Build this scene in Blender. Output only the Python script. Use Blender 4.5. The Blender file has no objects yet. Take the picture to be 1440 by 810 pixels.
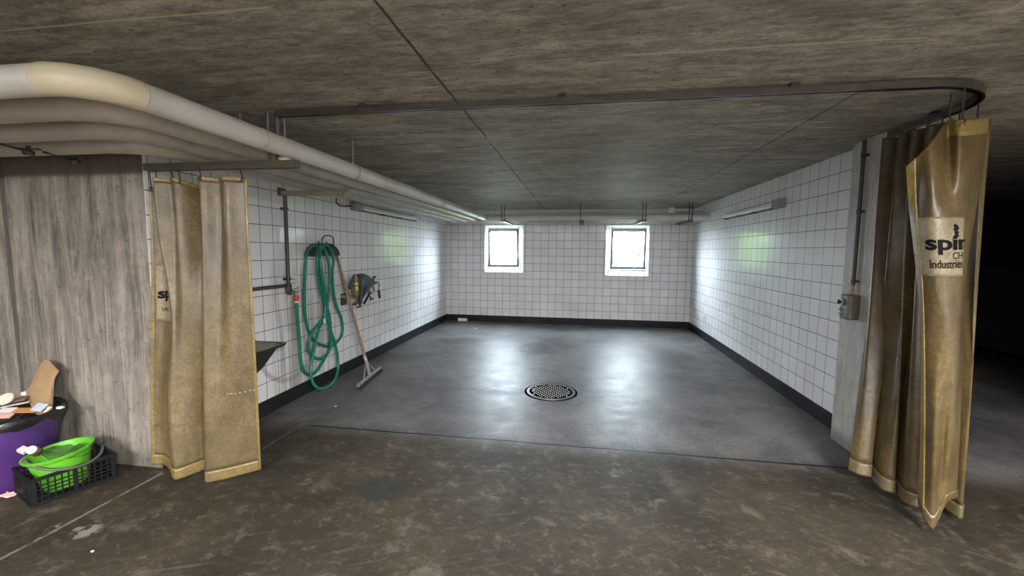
import bpy, bmesh, math, random
from mathutils import Vector, Matrix
random.seed(7)
SC = bpy.context.scene
COL = SC.collection
PI = math.pi

# ---------------------------------------------------------------- camera
CH = 1.445
F_PX = 589.06
YAW, PITCH, ROLL = 0.1548, -0.0893, 0.0088
def cam_axes():
    cy, sy, cp, sp = math.cos(YAW), math.sin(YAW), math.cos(PITCH), math.sin(PITCH)
    F = Vector((-sy*cp, cy*cp, sp)); R = Vector((cy, sy, 0)); U = R.cross(F)
    c, s = math.cos(ROLL), math.sin(ROLL)
    return F, R*c+U*s, U*c-R*s
CF, CR, CU = cam_axes()
cam = bpy.data.cameras.new('camera'); cam.sensor_width = 36; cam.lens = F_PX/1440*36
cam.clip_start = 0.02; cam.clip_end = 200
co = bpy.data.objects.new('camera', cam); COL.objects.link(co)
m = Matrix((CR, CU, -CF)).transposed().to_4x4(); m.translation = Vector((0, 0, CH))
co.matrix_world = m
SC.camera = co
def _ray(u, v): return CF + CR*((u-720)/F_PX) - CU*((v-405)/F_PX)
O = Vector((0, 0, CH))
def atX(u, v, x): d = _ray(u, v); return O + d*(x/d.x)
def atY(u, v, y): d = _ray(u, v); return O + d*(y/d.y)
def atZ(u, v, z): d = _ray(u, v); return O + d*((z-CH)/d.z)

# ---------------------------------------------------------------- world, light, exposure
SKY = 125.0
SC.view_settings.view_transform = 'Standard'
SC.view_settings.look = 'None'
SC.view_settings.exposure = 0.0
SC.view_settings.gamma = 1.0
SC.view_settings.use_curve_mapping = False
w = bpy.data.worlds.new('sky'); SC.world = w; w.use_nodes = True
nt = w.node_tree; bg = nt.nodes['Background']
bg.inputs[0].default_value = (0.76, 0.88, 1.0, 1); bg.inputs[1].default_value = SKY
sun = bpy.data.lights.new('sun', 'SUN'); sun.energy = 8; sun.angle = 0.02; sun.color = (1, .95, .85)
so = bpy.data.objects.new('sun', sun); COL.objects.link(so)
so.rotation_euler = (math.radians(42), 0, math.radians(-25))
def portal(x, z, sx, sz):
    l = bpy.data.lights.new('window_portal', 'AREA'); l.shape = 'RECTANGLE'; l.size = sx; l.size_y = sz
    l.cycles.is_portal = True
    o = bpy.data.objects.new('window_portal', l); COL.objects.link(o)
    o.location = (x, 8.60, z); o.rotation_euler = (-PI/2, 0, 0)      # faces -Y, into the room
portal(-1.50, 1.49, .66, .80); portal(.97, 1.49, .68, .80)
WARM = (1.0, 0.97, 0.955)
FILL_LAMPS = [(-1.9, -2.0, 330, 'left of two unseen fill lamps added behind the viewer'), (1.5, -1.2, 720, 'right of two unseen fill lamps added behind the viewer'),
         (-5.4, -1.0, 120, 'unseen fill lamp added far to the left behind the viewer'), (-0.6, -4.9, 400, 'unseen fill lamp added close to the rear garage wall')]   # unseen lamps added as fill: x, y, watts, label

# ---------------------------------------------------------------- node materials
class N:
    def __init__(s, name):
        s.m = bpy.data.materials.new(name); s.m.use_nodes = True
        s.t = s.m.node_tree; s.b = s.t.nodes['Principled BSDF']
        s.pos = None
    def n(s, typ, ins=None, **props):
        nd = s.t.nodes.new(typ)
        for k, v in props.items(): setattr(nd, k, v)
        if ins:
            for k, v in ins.items(): s.put(nd.inputs[k], v)
        return nd
    def put(s, inp, v):
        if isinstance(v, bpy.types.NodeSocket): s.t.links.new(v, inp)
        else:
            if isinstance(v, (tuple, list)) and len(v) == 3 and inp.type == 'RGBA': v = (*v, 1)
            inp.default_value = v
    def ma(s, op, a, b=0.0, c=None, clamp=False):
        nd = s.n('ShaderNodeMath', operation=op); nd.use_clamp = clamp
        s.put(nd.inputs[0], a); s.put(nd.inputs[1], b)
        if c is not None: s.put(nd.inputs[2], c)
        return nd.outputs[0]
    def P(s):
        if s.pos is None:
            g = s.n('ShaderNodeNewGeometry'); sp = s.n('ShaderNodeSeparateXYZ', {0: g.outputs['Position']})
            s.pos = (sp.outputs[0], sp.outputs[1], sp.outputs[2]); s.g = g
        return s.pos
    def vec(s, x, y, z):
        return s.n('ShaderNodeCombineXYZ', {0: x, 1: y, 2: z}).outputs[0]
    def scaled(s, sx, sy, sz):
        x, y, z = s.P()
        return s.vec(s.ma('MULTIPLY', x, sx), s.ma('MULTIPLY', y, sy), s.ma('MULTIPLY', z, sz))
    def noise(s, v, scale=1.0, detail=4.0, rough=.55, dist=0.0):
        nd = s.n('ShaderNodeTexNoise', {'Vector': v, 'Scale': scale, 'Detail': detail, 'Roughness': rough, 'Distortion': dist})
        return nd.outputs['Fac']
    def ramp(s, v, stops):
        nd = s.n('ShaderNodeValToRGB', {0: v}); r = nd.color_ramp
        while len(r.elements) < len(stops): r.elements.new(0.5)
        for e, (p, c) in zip(r.elements, stops):
            e.position = p; e.color = (c, c, c, 1) if isinstance(c, (int, float)) else (*c, 1)
        return nd.outputs[0]
    def sm(s, v, a, b, to0=0.0, to1=1.0):
        nd = s.n('ShaderNodeMapRange', interpolation_type='SMOOTHSTEP')
        s.put(nd.inputs[0], v); nd.inputs[1].default_value = a; nd.inputs[2].default_value = b
        nd.inputs[3].default_value = to0; nd.inputs[4].default_value = to1
        return nd.outputs[0]
    def mix(s, f, a, b, bt='MIX'):
        nd = s.n('ShaderNodeMix', data_type='RGBA', blend_type=bt)
        s.put(nd.inputs[0], f); s.put(nd.inputs[6], a); s.put(nd.inputs[7], b)
        return nd.outputs[2]
    def bump(s, h, strength=.3, dist=.01, normal=None):
        ins = {'Height': h, 'Strength': strength, 'Distance': dist}
        if normal is not None: ins['Normal'] = normal
        return s.n('ShaderNodeBump', ins).outputs[0]
    def line(s, coord, at, half, soft=.004):          # 1 on the line
        d = s.ma('ABSOLUTE', s.ma('SUBTRACT', coord, at))
        return s.sm(d, half, half+soft, 1, 0)
    def gt(s, c, a, soft=.01): return s.sm(c, a-soft, a+soft, 0, 1)
    def lt(s, c, a, soft=.01): return s.sm(c, a-soft, a+soft, 1, 0)
    def mul(s, *a):
        r = a[0]
        for b in a[1:]: r = s.ma('MULTIPLY', r, b)
        return r
    def mx(s, *a):
        r = a[0]
        for b in a[1:]: r = s.ma('MAXIMUM', r, b)
        return r
    def set(s, color=None, rough=None, normal=None, metal=None, **kw):
        if color is not None: s.put(s.b.inputs['Base Color'], color)
        if rough is not None: s.put(s.b.inputs['Roughness'], rough)
        if normal is not None: s.put(s.b.inputs['Normal'], normal)
        if metal is not None: s.put(s.b.inputs['Metallic'], metal)
        for k, v in kw.items(): s.put(s.b.inputs[k.replace('_', ' ')], v)
        return s.m

def basic(name, c, rough=.5, metal=0, spec=None, var=.12, scale=20, bump=0.0, dirt=None, **kw):
    a = N(name); v = a.scaled(1, 1, 1)
    nz = a.noise(v, scale, 5)
    f = a.ramp(nz, [(.3, 0.0), (.7, 1.0)])
    lo = tuple(max(0, x*(1-var)) for x in c); hi = tuple(min(1, x*(1+var)) for x in c)
    colr = a.mix(f, lo, hi)
    if dirt:
        d = a.ramp(a.noise(v, scale*.35, 6, .7), [(.48, 0.0), (.68, 1.0)])
        colr = a.mix(a.ma('MULTIPLY', d, dirt[1]), colr, dirt[0])
    nrm = a.bump(nz, bump, .004) if bump else None
    if spec is not None: kw['Specular IOR Level'] = spec
    for k, val in kw.items(): a.put(a.b.inputs[k], val)
    return a.set(colr, rough, nrm, metal)

T = 0.152
def tile_mat(name, axis, phase, kind=None, zph=0.1258):
    a = N(name); x, y, z = a.P(); c = x if axis == 'x' else y
    u = a.ma('DIVIDE', a.ma('SUBTRACT', c, phase), T); v = a.ma('DIVIDE', a.ma('SUBTRACT', z, zph), T)
    def dist(q):
        f = a.ma('FRACT', q); return a.ma('MULTIPLY', a.ma('MINIMUM', f, a.ma('SUBTRACT', 1.0, f)), T)
    d = a.ma('MINIMUM', dist(u), dist(v))
    joint = a.sm(d, .0018, .0034, 1, 0)
    cell = a.vec(a.ma('FLOOR', u), a.ma('FLOOR', v), 3.0)
    wn = a.n('ShaderNodeTexWhiteNoise', {'Vector': cell}, noise_dimensions='3D')
    base = a.mix(wn.outputs['Value'], (.80, .80, .81), (.87, .87, .875))
    vv = a.scaled(1, 1, 1)
    grime = a.ramp(a.noise(vv, 1.4, 6, .65), [(.45, 0.0), (.75, 1.0)])
    low = a.sm(z, .1, .9, 1, 0)
    g = a.ma('MULTIPLY', grime, a.ma('ADD', .10, a.ma('MULTIPLY', low, .22)))
    base = a.mix(g, base, (.36, .33, .30))
    if kind == 'left':
        # run-off stains under the tap and along the pipe
        st = a.noise(a.vec(a.ma('MULTIPLY', y, 9), 0.0, a.ma('MULTIPLY', z, .7)), 1.6, 5, .6)
        st = a.ramp(st, [(.42, 0.0), (.62, 1.0)])
        band = a.mul(a.gt(y, 3.30, .12), a.lt(y, 4.15, .25), a.lt(z, 1.25, .15))
        base = a.mix(a.ma('MULTIPLY', a.ma('MULTIPLY', st, band), .6), base, (.25, .23, .19))
        core = a.mul(a.line(a.ma('ADD', y, a.ma('MULTIPLY', a.noise(vv, 6, 3), .05)), 3.60, .03, .07), a.lt(z, 1.0, .08))
        base = a.mix(a.ma('MULTIPLY', core, .55), base, (.20, .19, .15))
        # old round scrape mark
        dy = a.ma('SUBTRACT', y, 3.50); dz = a.ma('SUBTRACT', z, .62)
        rr = a.ma('SQRT', a.ma('ADD', a.mul(dy, dy), a.mul(dz, dz)))
        arc = a.mul(a.line(rr, .40, .012, .02), a.lt(z, .52, .12))
        base = a.mix(a.ma('MULTIPLY', arc, .5), base, (.28, .25, .23))
    if kind == 'right':
        st = a.ramp(a.noise(a.scaled(1, 1.1, 2.2), 1.6, 7, .7), [(.55, 0.0), (.66, 1.0)])
        band = a.mul(a.gt(z, .28, .12), a.lt(z, .95, .15), a.gt(y, 4.9, .4))
        base = a.mix(a.ma('MULTIPLY', a.ma('MULTIPLY', st, band), .45), base, (.33, .31, .30))
    colr = a.mix(joint, base, (.055, .055, .06))
    # slight tilt of each tile
    tl = a.n('ShaderNodeVectorMath', {0: wn.outputs['Color'], 1: (.5, .5, .5)}, operation='SUBTRACT')
    ts = a.n('ShaderNodeVectorMath', {0: tl.outputs[0], 'Scale': .010}, operation='SCALE')
    nn = a.n('ShaderNodeVectorMath', {0: a.g.outputs['Normal'], 1: ts.outputs[0]}, operation='ADD')
    nn = a.n('ShaderNodeVectorMath', {0: nn.outputs[0]}, operation='NORMALIZE')
    wav = a.noise(vv, 7, 2)
    h = a.ma('ADD', a.ma('MULTIPLY', a.sm(d, .001, .006, 0, 1), 1.0), a.ma('MULTIPLY', wav, .35))
    nrm = a.bump(h, .35, .0015, nn.outputs[0])
    rough = a.ma('ADD', a.ma('MULTIPLY', joint, .5), a.ma('ADD', .10, a.ma('MULTIPLY', g, .5)))
    return a.set(colr, rough, nrm, Specular_IOR_Level=.16)

def floor_mat():
    a = N('floor_concrete'); x, y, z = a.P(); v = a.scaled(1, 1, 1)
    front = a.lt(a.ma('ADD', y, a.ma('MULTIPLY', a.noise(v, 2.2, 4), .10)), 3.07, .20)
    n1 = a.noise(v, 1.3, 8, .65, .4); n2 = a.noise(v, 5.5, 8, .7, .3); n3 = a.noise(v, 45, 4, .7)
    grey = a.mix(a.ramp(n1, [(.38, 0.0), (.60, 1.0)]), (.11, .108, .111), (.225, .22, .219))
    brown = a.mix(a.ramp(n1, [(.36, 0.0), (.62, 1.0)]), (.026, .021, .014), (.088, .070, .046))
    brown = a.mix(a.ramp(n2, [(.42, 0.0), (.64, .6)]), brown, (.045, .042, .031))
    c = a.mix(front, grey, brown)
    c = a.mix(a.ma('MULTIPLY', a.ramp(n3, [(.40, 0.0), (.62, 1.0)]), .42), c, (.03, .028, .025), 'MIX')
    n4 = a.noise(a.vec(a.ma('MULTIPLY', a.ma('ADD', x, a.ma('MULTIPLY', y, .4)), 1.0), a.ma('MULTIPLY', y, 1.3), 0.0), 16, 8, .75, .5)
    c = a.mix(a.ma('MULTIPLY', a.ramp(n4, [(.50, 0.0), (.66, 1.0)]), a.ma('ADD', .22, a.ma('MULTIPLY', front, .22))), c, (.032, .029, .023))
    c = a.mix(a.ma('MULTIPLY', a.ramp(n4, [(.34, 1.0), (.45, 0.0)]), a.ma('ADD', .12, a.ma('MULTIPLY', front, .1))), c, (.33, .27, .19))
    c = a.mix(a.ma('MULTIPLY', a.ramp(n2, [(.30, 1.0), (.44, 0.0)]), .4), c, (.24, .22, .19))
    # trowel scratches
    sc = a.noise(a.vec(a.ma('MULTIPLY', a.ma('ADD', x, a.ma('MULTIPLY', y, .55)), 2.0), a.ma('MULTIPLY', a.ma('SUBTRACT', y, a.ma('MULTIPLY', x, .45)), 26), 0.0), 1.3, 6, .7, .6)
    c = a.mix(a.ma('MULTIPLY', a.ramp(sc, [(.58, 0.0), (.72, 1.0)]), .20), c, (.26, .24, .20))
    # oil stain
    wob = a.ma('MULTIPLY', a.ma('SUBTRACT', a.noise(v, 5, 5), .5), .22)
    dx = a.ma('SUBTRACT', x, -1.14); dy = a.ma('SUBTRACT', y, 2.26)
    r = a.ma('ADD', a.ma('SQRT', a.ma('ADD', a.mul(dx, dx), a.mul(dy, dy))), wob)
    oil = a.sm(r, .08, .20, .8, 0)
    c = a.mix(oil, c, (.035, .038, .035))
    # rubber scuffs beside the drain
    def patch(px, py, sx, sy):
        ex = a.ma('DIVIDE', a.ma('SUBTRACT', x, px), sx); ey = a.ma('DIVIDE', a.ma('SUBTRACT', y, py), sy)
        return a.sm(a.ma('ADD', a.mul(ex, ex), a.mul(ey, ey)), .4, 1.0, 1, 0)
    tr = a.ramp(a.noise(a.vec(a.ma('MULTIPLY', x, 5), a.ma('MULTIPLY', y, 30), 0.0), 1.5, 5, .6, 1.5), [(.45, 0.0), (.52, 1.0)])
    pm = a.mx(patch(-.80, 4.15, .34, .16), patch(.42, 4.10, .36, .14), patch(-.62, 6.1, .3, .5))
    c = a.mix(a.ma('MULTIPLY', a.mul(tr, pm), .85), c, (.018, .018, .018))
    # joints
    jl = a.mul(a.line(a.ma('ADD', y, a.ma('MULTIPLY', a.noise(v, 3, 3), .03)), 3.045, .006, .006), a.gt(x, -2.15), a.lt(x, 2.0))
    c = a.mix(jl, c, (.012, .011, .01))
    gaps = a.ramp(a.noise(v, 9, 4, .7), [(.38, 0.0), (.50, 1.0)])
    wl = a.mul(a.line(a.ma('ADD', x, a.ma('MULTIPLY', a.noise(v, 4, 3), .02)), -2.60, .006, .006), a.lt(y, 2.2), gaps)
    c = a.mix(a.ma('MULTIPLY', wl, .45), c, (.38, .35, .30))
    wl2 = a.mul(a.line(x, -2.22, .004, .01), a.gt(y, 2.6), a.lt(y, 3.9), gaps)
    c = a.mix(a.ma('MULTIPLY', wl2, .3), c, (.3, .28, .26))
    # spilt plaster near the crate
    pl = a.mul(patch(-2.52, 1.66, .16, .09), a.ramp(a.noise(v, 8, 5, .6), [(.50, 0.0), (.54, 1.0)]))
    c = a.mix(a.ma('MULTIPLY', pl, .6), c, (.36, .33, .28))
    rough = a.ma('ADD', a.ma('MULTIPLY', a.ramp(n2, [(.3, 0.0), (.7, 1.0)]), .14), .38)
    rough = a.ma('ADD', rough, a.ma('MULTIPLY', front, .15))
    fine = a.noise(a.scaled(1, 1, 1), 60, 5, .7)
    h = a.ma('ADD', a.ma('MULTIPLY', n2, .8), a.ma('ADD', a.ma('MULTIPLY', fine, .22), a.ma('MULTIPLY', sc, .25)))
    h = a.ma('SUBTRACT', h, a.ma('MULTIPLY', jl, 1.0))
    return a.set(c, rough, a.bump(h, .45, .006), Specular_IOR_Level=.11)

def ceiling_mat():
    a = N('ceiling_concrete'); x, y, z = a.P()
    st = a.noise(a.vec(a.ma('MULTIPLY', x, .9), a.ma('MULTIPLY', y, 4.5), 0.0), 2.0, 10, .78, .5)
    st2 = a.noise(a.vec(a.ma('MULTIPLY', x, 2.2), a.ma('MULTIPLY', y, 22), 3.0), 1.7, 7, .75, .6)
    n = a.noise(a.scaled(1, 1.6, 1), 1.5, 8, .7); fine = a.noise(a.scaled(1, 1, 1), 60, 3, .6)
    c = a.mix(a.ramp(st, [(.36, 0.0), (.64, 1.0)]), (.21, .188, .15), (.66, .60, .51))
    c = a.mix(a.ma('MULTIPLY', a.ramp(st2, [(.53, 0.0), (.66, 1.0)]), .7), c, (.085, .076, .062))
    c = a.mix(a.ma('MULTIPLY', a.ramp(n, [(.38, 1.0), (.56, 0.0)]), .5), c, (.13, .117, .09))
    c = a.mix(a.ma('MULTIPLY', a.ramp(fine, [(.4, 0.0), (.65, 1.0)]), .35), c, (.09, .083, .07))
    bl = a.noise(a.scaled(1, 2.4, 1), 11, 8, .75, .3)
    c = a.mix(a.ma('MULTIPLY', a.ramp(bl, [(.50, 0.0), (.64, 1.0)]), .55), c, (.08, .071, .055))
    c = a.mix(a.ma('MULTIPLY', a.ramp(bl, [(.34, 1.0), (.46, 0.0)]), .45), c, (.62, .57, .49))
    pit = a.noise(a.scaled(1, 1.5, 1), 26, 2, .5)
    c = a.mix(a.ramp(pit, [(.70, 0.0), (.74, .8)]), c, (.04, .035, .03))
    v = a.scaled(1, 1, 1); wob = a.ma('MULTIPLY', a.ma('SUBTRACT', a.noise(v, 3, 3), .5), .02)
    xx = a.ma('ADD', x, wob); yy = a.ma('ADD', y, wob)
    gaps = a.ramp(a.noise(v, 3.5, 3, .6), [(.30, 0.0), (.46, 1.0)])
    j = a.mx(a.mul(a.line(xx, -.67, .004, .005), gaps), a.mul(a.line(xx, 1.37, .003, .005), gaps, a.gt(y, 2.3)))
    c = a.mix(a.ma('MULTIPLY', j, .85), c, (.02, .018, .016))
    w1 = a.mul(a.line(a.ma('SUBTRACT', yy, a.ma('MULTIPLY', x, .0)), 1.335, .0035, .003), a.lt(x, -1.04))
    w2 = a.mul(a.line(yy, 1.855, .004, .003), a.gt(x, .16), a.lt(x, 1.25))
    w3 = a.mul(a.line(a.ma('ADD', xx, 0.0), 1.385, .003, .003), a.lt(y, 1.72), a.gt(y, 1.2))
    c = a.mix(a.ma('MULTIPLY', a.mx(w1, w2, w3), .75), c, (.62, .57, .48))
    h = a.ma('ADD', st, a.ma('MULTIPLY', st2, .5)); h = a.ma('SUBTRACT', h, j)
    return a.set(c, .62, a.bump(h, .35, .008), Specular_IOR_Level=.35)

def wallconc_mat(name, lo, hi, groove=None, top_shadow=False):
    a = N(name); x, y, z = a.P()
    hx = a.ma('ADD', x, y)
    st = a.noise(a.vec(a.ma('MULTIPLY', hx, 9), 0.0, a.ma('MULTIPLY', z, .8)), 1.3, 10, .76, .5)
    st2 = a.noise(a.vec(a.ma('MULTIPLY', hx, 26), 0.0, a.ma('MULTIPLY', z, 1.2)), 1.3, 6, .7, .2)
    n = a.noise(a.scaled(1, 1, 1), 3, 8, .65); pores = a.noise(a.scaled(1, 1, 1), 38, 3, .6)
    c = a.mix(a.ramp(st, [(.38, 0.0), (.60, 1.0)]), lo, hi)
    c = a.mix(a.ma('MULTIPLY', a.ramp(st2, [(.56, 0.0), (.66, 1.0)]), .6), c, tuple(q*.45 for q in lo))
    c = a.mix(a.ma('MULTIPLY', a.ramp(n, [(.35, 1.0), (.5, 0.0)]), .3), c, tuple(q*.7 for q in lo))
    c = a.mix(a.ma('MULTIPLY', a.ramp(pores, [(.62, 0.0), (.70, 1.0)]), .55), c, tuple(q*.4 for q in lo))
    bl = a.noise(a.scaled(1, 1, .6), 14, 8, .75, .3)
    c = a.mix(a.ma('MULTIPLY', a.ramp(bl, [(.50, 0.0), (.66, 1.0)]), .35), c, tuple(q*.6 for q in lo))
    c = a.mix(a.ma('MULTIPLY', a.ramp(bl, [(.34, 1.0), (.46, 0.0)]), .35), c, tuple(q*1.3 for q in hi))
    h = a.ma('ADD', st, a.ma('SUBTRACT', n, a.ramp(pores, [(.62, 0.0), (.70, .6)])))
    if groove is not None:
        gl = a.line(a.ma('ADD', x, a.ma('MULTIPLY', a.noise(a.scaled(1, 1, 1), 3, 4), .03)), groove, .012, .016)
        c = a.mix(a.ma('MULTIPLY', gl, .75), c, (.05, .045, .035)); h = a.ma('SUBTRACT', h, gl)
    if top_shadow:      # shadow of the pipes painted as a dark band at the wall top
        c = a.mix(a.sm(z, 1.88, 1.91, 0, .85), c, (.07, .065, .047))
    bot = a.sm(z, .03, .16, .6, 0)
    c = a.mix(bot, c, (.09, .085, .065))
    return a.set(c, .75, a.bump(h, .4, .008))

def pvc_mat(name, lo, hi, rough=.30):
    a = N(name); x, y, z = a.P(); v = a.scaled(1, 1, 1)
    n = a.noise(a.scaled(1, 1, .6), 3.5, 7, .65); f = a.noise(v, 70, 4, .7); g = a.noise(v, 11, 6, .7)
    c = a.mix(a.ramp(n, [(.35, 0.0), (.65, 1.0)]), lo, hi)
    c = a.mix(a.ma('MULTIPLY', a.ramp(f, [(.42, 0.0), (.62, 1.0)]), .5), c, tuple(q*.45 for q in lo))
    c = a.mix(a.ma('MULTIPLY', a.ramp(g, [(.48, 0.0), (.66, 1.0)]), .5), c, tuple(q*.45 for q in lo))
    c = a.mix(a.sm(z, .05, .45, .35, 0), c, (.11, .085, .05))
    r = a.ma('ADD', rough, a.ma('MULTIPLY', a.ramp(g, [(.3, 0.0), (.7, 1.0)]), .15))
    h = a.ma('ADD', a.ma('MULTIPLY', f, .2), a.noise(a.scaled(1, 1, .45), 10, 6, .62, .9))
    return a.set(c, r, a.bump(h, .35, .012), Specular_IOR_Level=.6)

M = {}
M['floor'] = floor_mat(); M['ceil'] = ceiling_mat()
M['tile_left'] = tile_mat('tiles_left', 'y', 3.1905, 'left')
M['tile_right'] = tile_mat('tiles_right', 'y', 3.868, 'right')
M['tile_back'] = tile_mat('tiles_back', 'x', -2.547)
M['conc'] = wallconc_mat('wall_concrete', (.105, .092, .078), (.32, .285, .245), -3.735, True)
M['pillar'] = wallconc_mat('pillar_concrete', (.42, .405, .37), (.58, .56, .52))
M['dark_conc'] = basic('garage_concrete', (.07, .065, .06), .85, scale=3)
M['skirt'] = basic('black_skirting', (.012, .012, .015), .5, var=.4, scale=8, bump=.2, dirt=((.05, .05, .06), .3), spec=.2)
M['pipe'] = basic('pipe_jacket', (.66, .64, .60), .38, var=.07, scale=5, dirt=((.30, .26, .20), .35))
M['pipe_dim'] = basic('pipe_jacket_dim', (.46, .42, .37), .42, var=.10, scale=6, dirt=((.22, .19, .15), .45))  # darker, browner jacket tone for the rear pipes
M['elbow'] = basic('elbow_yellowed', (.64, .58, .42), .35, var=.06, scale=6, dirt=((.35, .30, .2), .25))
M['galv'] = basic('galvanised_steel', (.32, .32, .31), .38, .85, var=.25, scale=14, dirt=((.12, .11, .09), .4))
M['rail'] = basic('aluminium_rail', (.20, .19, .175), .24, .9, var=.2, scale=9, dirt=((.16, .14, .12), .5))
M['olive'] = basic('olive_channel', (.10, .09, .062), .5, .0, var=.2, scale=12, dirt=((.09, .08, .05), .5))
M['tan'] = basic('tan_steel', (.34, .30, .235), .5, var=.2, scale=12, dirt=((.12, .11, .06), .5))
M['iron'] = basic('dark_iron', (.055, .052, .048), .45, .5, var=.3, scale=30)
M['conduit'] = basic('conduit_dark', (.055, .054, .05), .45, .2, var=.25, scale=20)
M['pvc'] = pvc_mat('curtain_pvc', (.105, .076, .031), (.215, .160, .076))
M['pvc_r'] = pvc_mat('curtain_pvc_right', (.072, .048, .016), (.160, .112, .043), .28)
M['hem'] = pvc_mat('curtain_hem', (.19, .13, .036), (.32, .235, .075))
M['patch'] = pvc_mat('curtain_label_patch', (.24, .20, .115), (.33, .275, .175), .24)
M['ink'] = basic('black_ink', (.006, .006, .006), .6, spec=.1)
M['hose'] = basic('green_hose', (.008, .19, .125), .32, var=.2, scale=18)
M['holder'] = basic('holder_dark_green', (.03, .042, .038), .75, var=.3, scale=20)
M['wood'] = basic('worn_wood', (.30, .19, .14), .6, var=.3, scale=25, dirt=((.12, .09, .08), .5))
M['alu'] = basic('cast_aluminium', (.44, .42, .41), .45, .4, var=.2, scale=40, dirt=((.15, .14, .13), .5))
M['rubber'] = basic('black_rubber', (.015, .015, .016), .55)
M['brass'] = basic('old_brass', (.30, .26, .14), .42, .6, var=.35, scale=40)
M['rag'] = basic('blue_grey_rag', (.075, .105, .125), .85, var=.3, scale=30, bump=.4)
M['red'] = basic('red_plastic', (.55, .06, .05), .4)
M['white'] = basic('white_plastic', (.72, .71, .68), .4, var=.05, scale=10)
M['lamp_white'] = basic('lamp_housing', (.86, .86, .84), .32, var=.06, scale=9)
M['lamp_grey'] = basic('lamp_end_cap', (.27, .27, .26), .5)
M['basin'] = basic('basin_black', (.028, .03, .024), .35, var=.3, scale=12)
M['basin_in'] = basic('basin_inside', (.22, .20, .16), .5, var=.25, scale=12)
M['switch'] = basic('switch_box', (.13, .125, .095), .5, var=.25, scale=30)
M['crate'] = basic('crate_black', (.009, .010, .011), .5, var=.3, spec=.25)
M['lime'] = basic('lime_bucket', (.13, .48, .03), .38, var=.08, scale=8)
M['purple'] = basic('purple_bin', (.075, .028, .165), .42, var=.12, scale=7)
M['bag'] = basic('black_bag', (.012, .012, .014), .22, var=.3, scale=10)
M['grey_p'] = basic('grey_handle', (.10, .10, .10), .45)
M['card'] = basic('cardboard', (.33, .215, .11), .8, var=.15, scale=12)
M['orange'] = basic('orange_paper', (.55, .25, .10), .6)
M['paleblue'] = basic('pale_blue_paper', (.50, .60, .70), .5)
M['cream'] = basic('cream_paper', (.72, .66, .58), .6)
M['pink'] = basic('pink_paper', (.75, .42, .38), .6)
M['brownp'] = basic('brown_wrapper', (.16, .11, .085), .5)
M['metalrim'] = basic('cast_iron_rim', (.13, .13, .13), .35, .5, var=.25, scale=20)
M['pit'] = basic('drain_pit', (.006, .006, .006), .8, spec=0.0)
M['stud'] = basic('worn_studs', (.62, .62, .61), .35, .3)
M['frame'] = basic('window_frame_dark', (.10, .105, .11), .45, var=.25, scale=30)
M['sash'] = basic('window_sash', (.55, .56, .56), .4, var=.1, scale=20)
M['leafy'] = basic('leaf_green', (.22, .31, .11), .5, var=.45, scale=5)
M['twig'] = basic('twig', (.08, .06, .04), .8)
M['grass'] = basic('grass_green', (.10, .105, .085), .9, var=.4, scale=6)
M['plaster'] = basic('plaster_white', (.60, .59, .57), .7, scale=8)
M['carpaint'] = basic('car_dark_paint', (.012, .013, .015), .3)
M['carglass'] = basic('car_glass', (.02, .022, .024), .08)
def glass(name, col=(1, 1, 1), rough=0.0):
    a = N(name); a.set(col, rough); a.b.inputs['Transmission Weight'].default_value = 1; a.b.inputs['IOR'].default_value = 1.45
    return a.m
def pane():
    a = N('window_glass'); tr = a.n('ShaderNodeBsdfTransparent', {0: (.97, .985, .98)}); gl = a.n('ShaderNodeBsdfGlossy', {'Roughness': .02})
    mixn = a.n('ShaderNodeMixShader', {0: .06}); a.t.links.new(tr.outputs[0], mixn.inputs[1]); a.t.links.new(gl.outputs[0], mixn.inputs[2])
    a.t.links.new(mixn.outputs[0], a.t.nodes['Material Output'].inputs[0]); return a.m
M['glass'] = pane(); M['clear'] = glass('clear_plastic', (.92, .95, .93), .15)
def emis(name, c, s):
    a = N(name); a.set((.8, .8, .8)); a.put(a.b.inputs['Emission Color'], (*c, 1)); a.b.inputs['Emission Strength'].default_value = s; return a.m
M['fill_tube_on'] = emis('lit_fill_tube', WARM, 60)

# ---------------------------------------------------------------- mesh helpers
def box(bm, a, b, rot=None, ctr=None):
    a = Vector(a); b = Vector(b)
    vs = [bm.verts.new((x, y, z)) for x in (a.x, b.x) for y in (a.y, b.y) for z in (a.z, b.z)]
    if rot is not None:
        c = Vector(ctr) if ctr is not None else (a+b)/2
        for q in vs: q.co = c + rot @ (q.co-c)
    for f in ((0, 1, 3, 2), (4, 6, 7, 5), (0, 4, 5, 1), (2, 3, 7, 6), (0, 2, 6, 4), (1, 5, 7, 3)):
        bm.faces.new([vs[i] for i in f])
    return vs
def bar(bm, p, q, wdt, hgt, up=(0, 0, 1)):
    p = Vector(p); q = Vector(q); d = (q-p).normalized(); s = d.cross(Vector(up))
    if s.length < 1e-4: s = d.cross(Vector((1, 0, 0)))
    s.normalize(); u = s.cross(d)
    r = []
    for c in (p, q):
        r.append([bm.verts.new(c+s*(i*wdt/2)+u*(j*hgt/2)) for i, j in ((-1, -1), (1, -1), (1, 1), (-1, 1))])
    bm.faces.new(r[0][::-1]); bm.faces.new(r[1])
    for i in range(4): bm.faces.new((r[0][i], r[0][(i+1) % 4], r[1][(i+1) % 4], r[1][i]))
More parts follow.
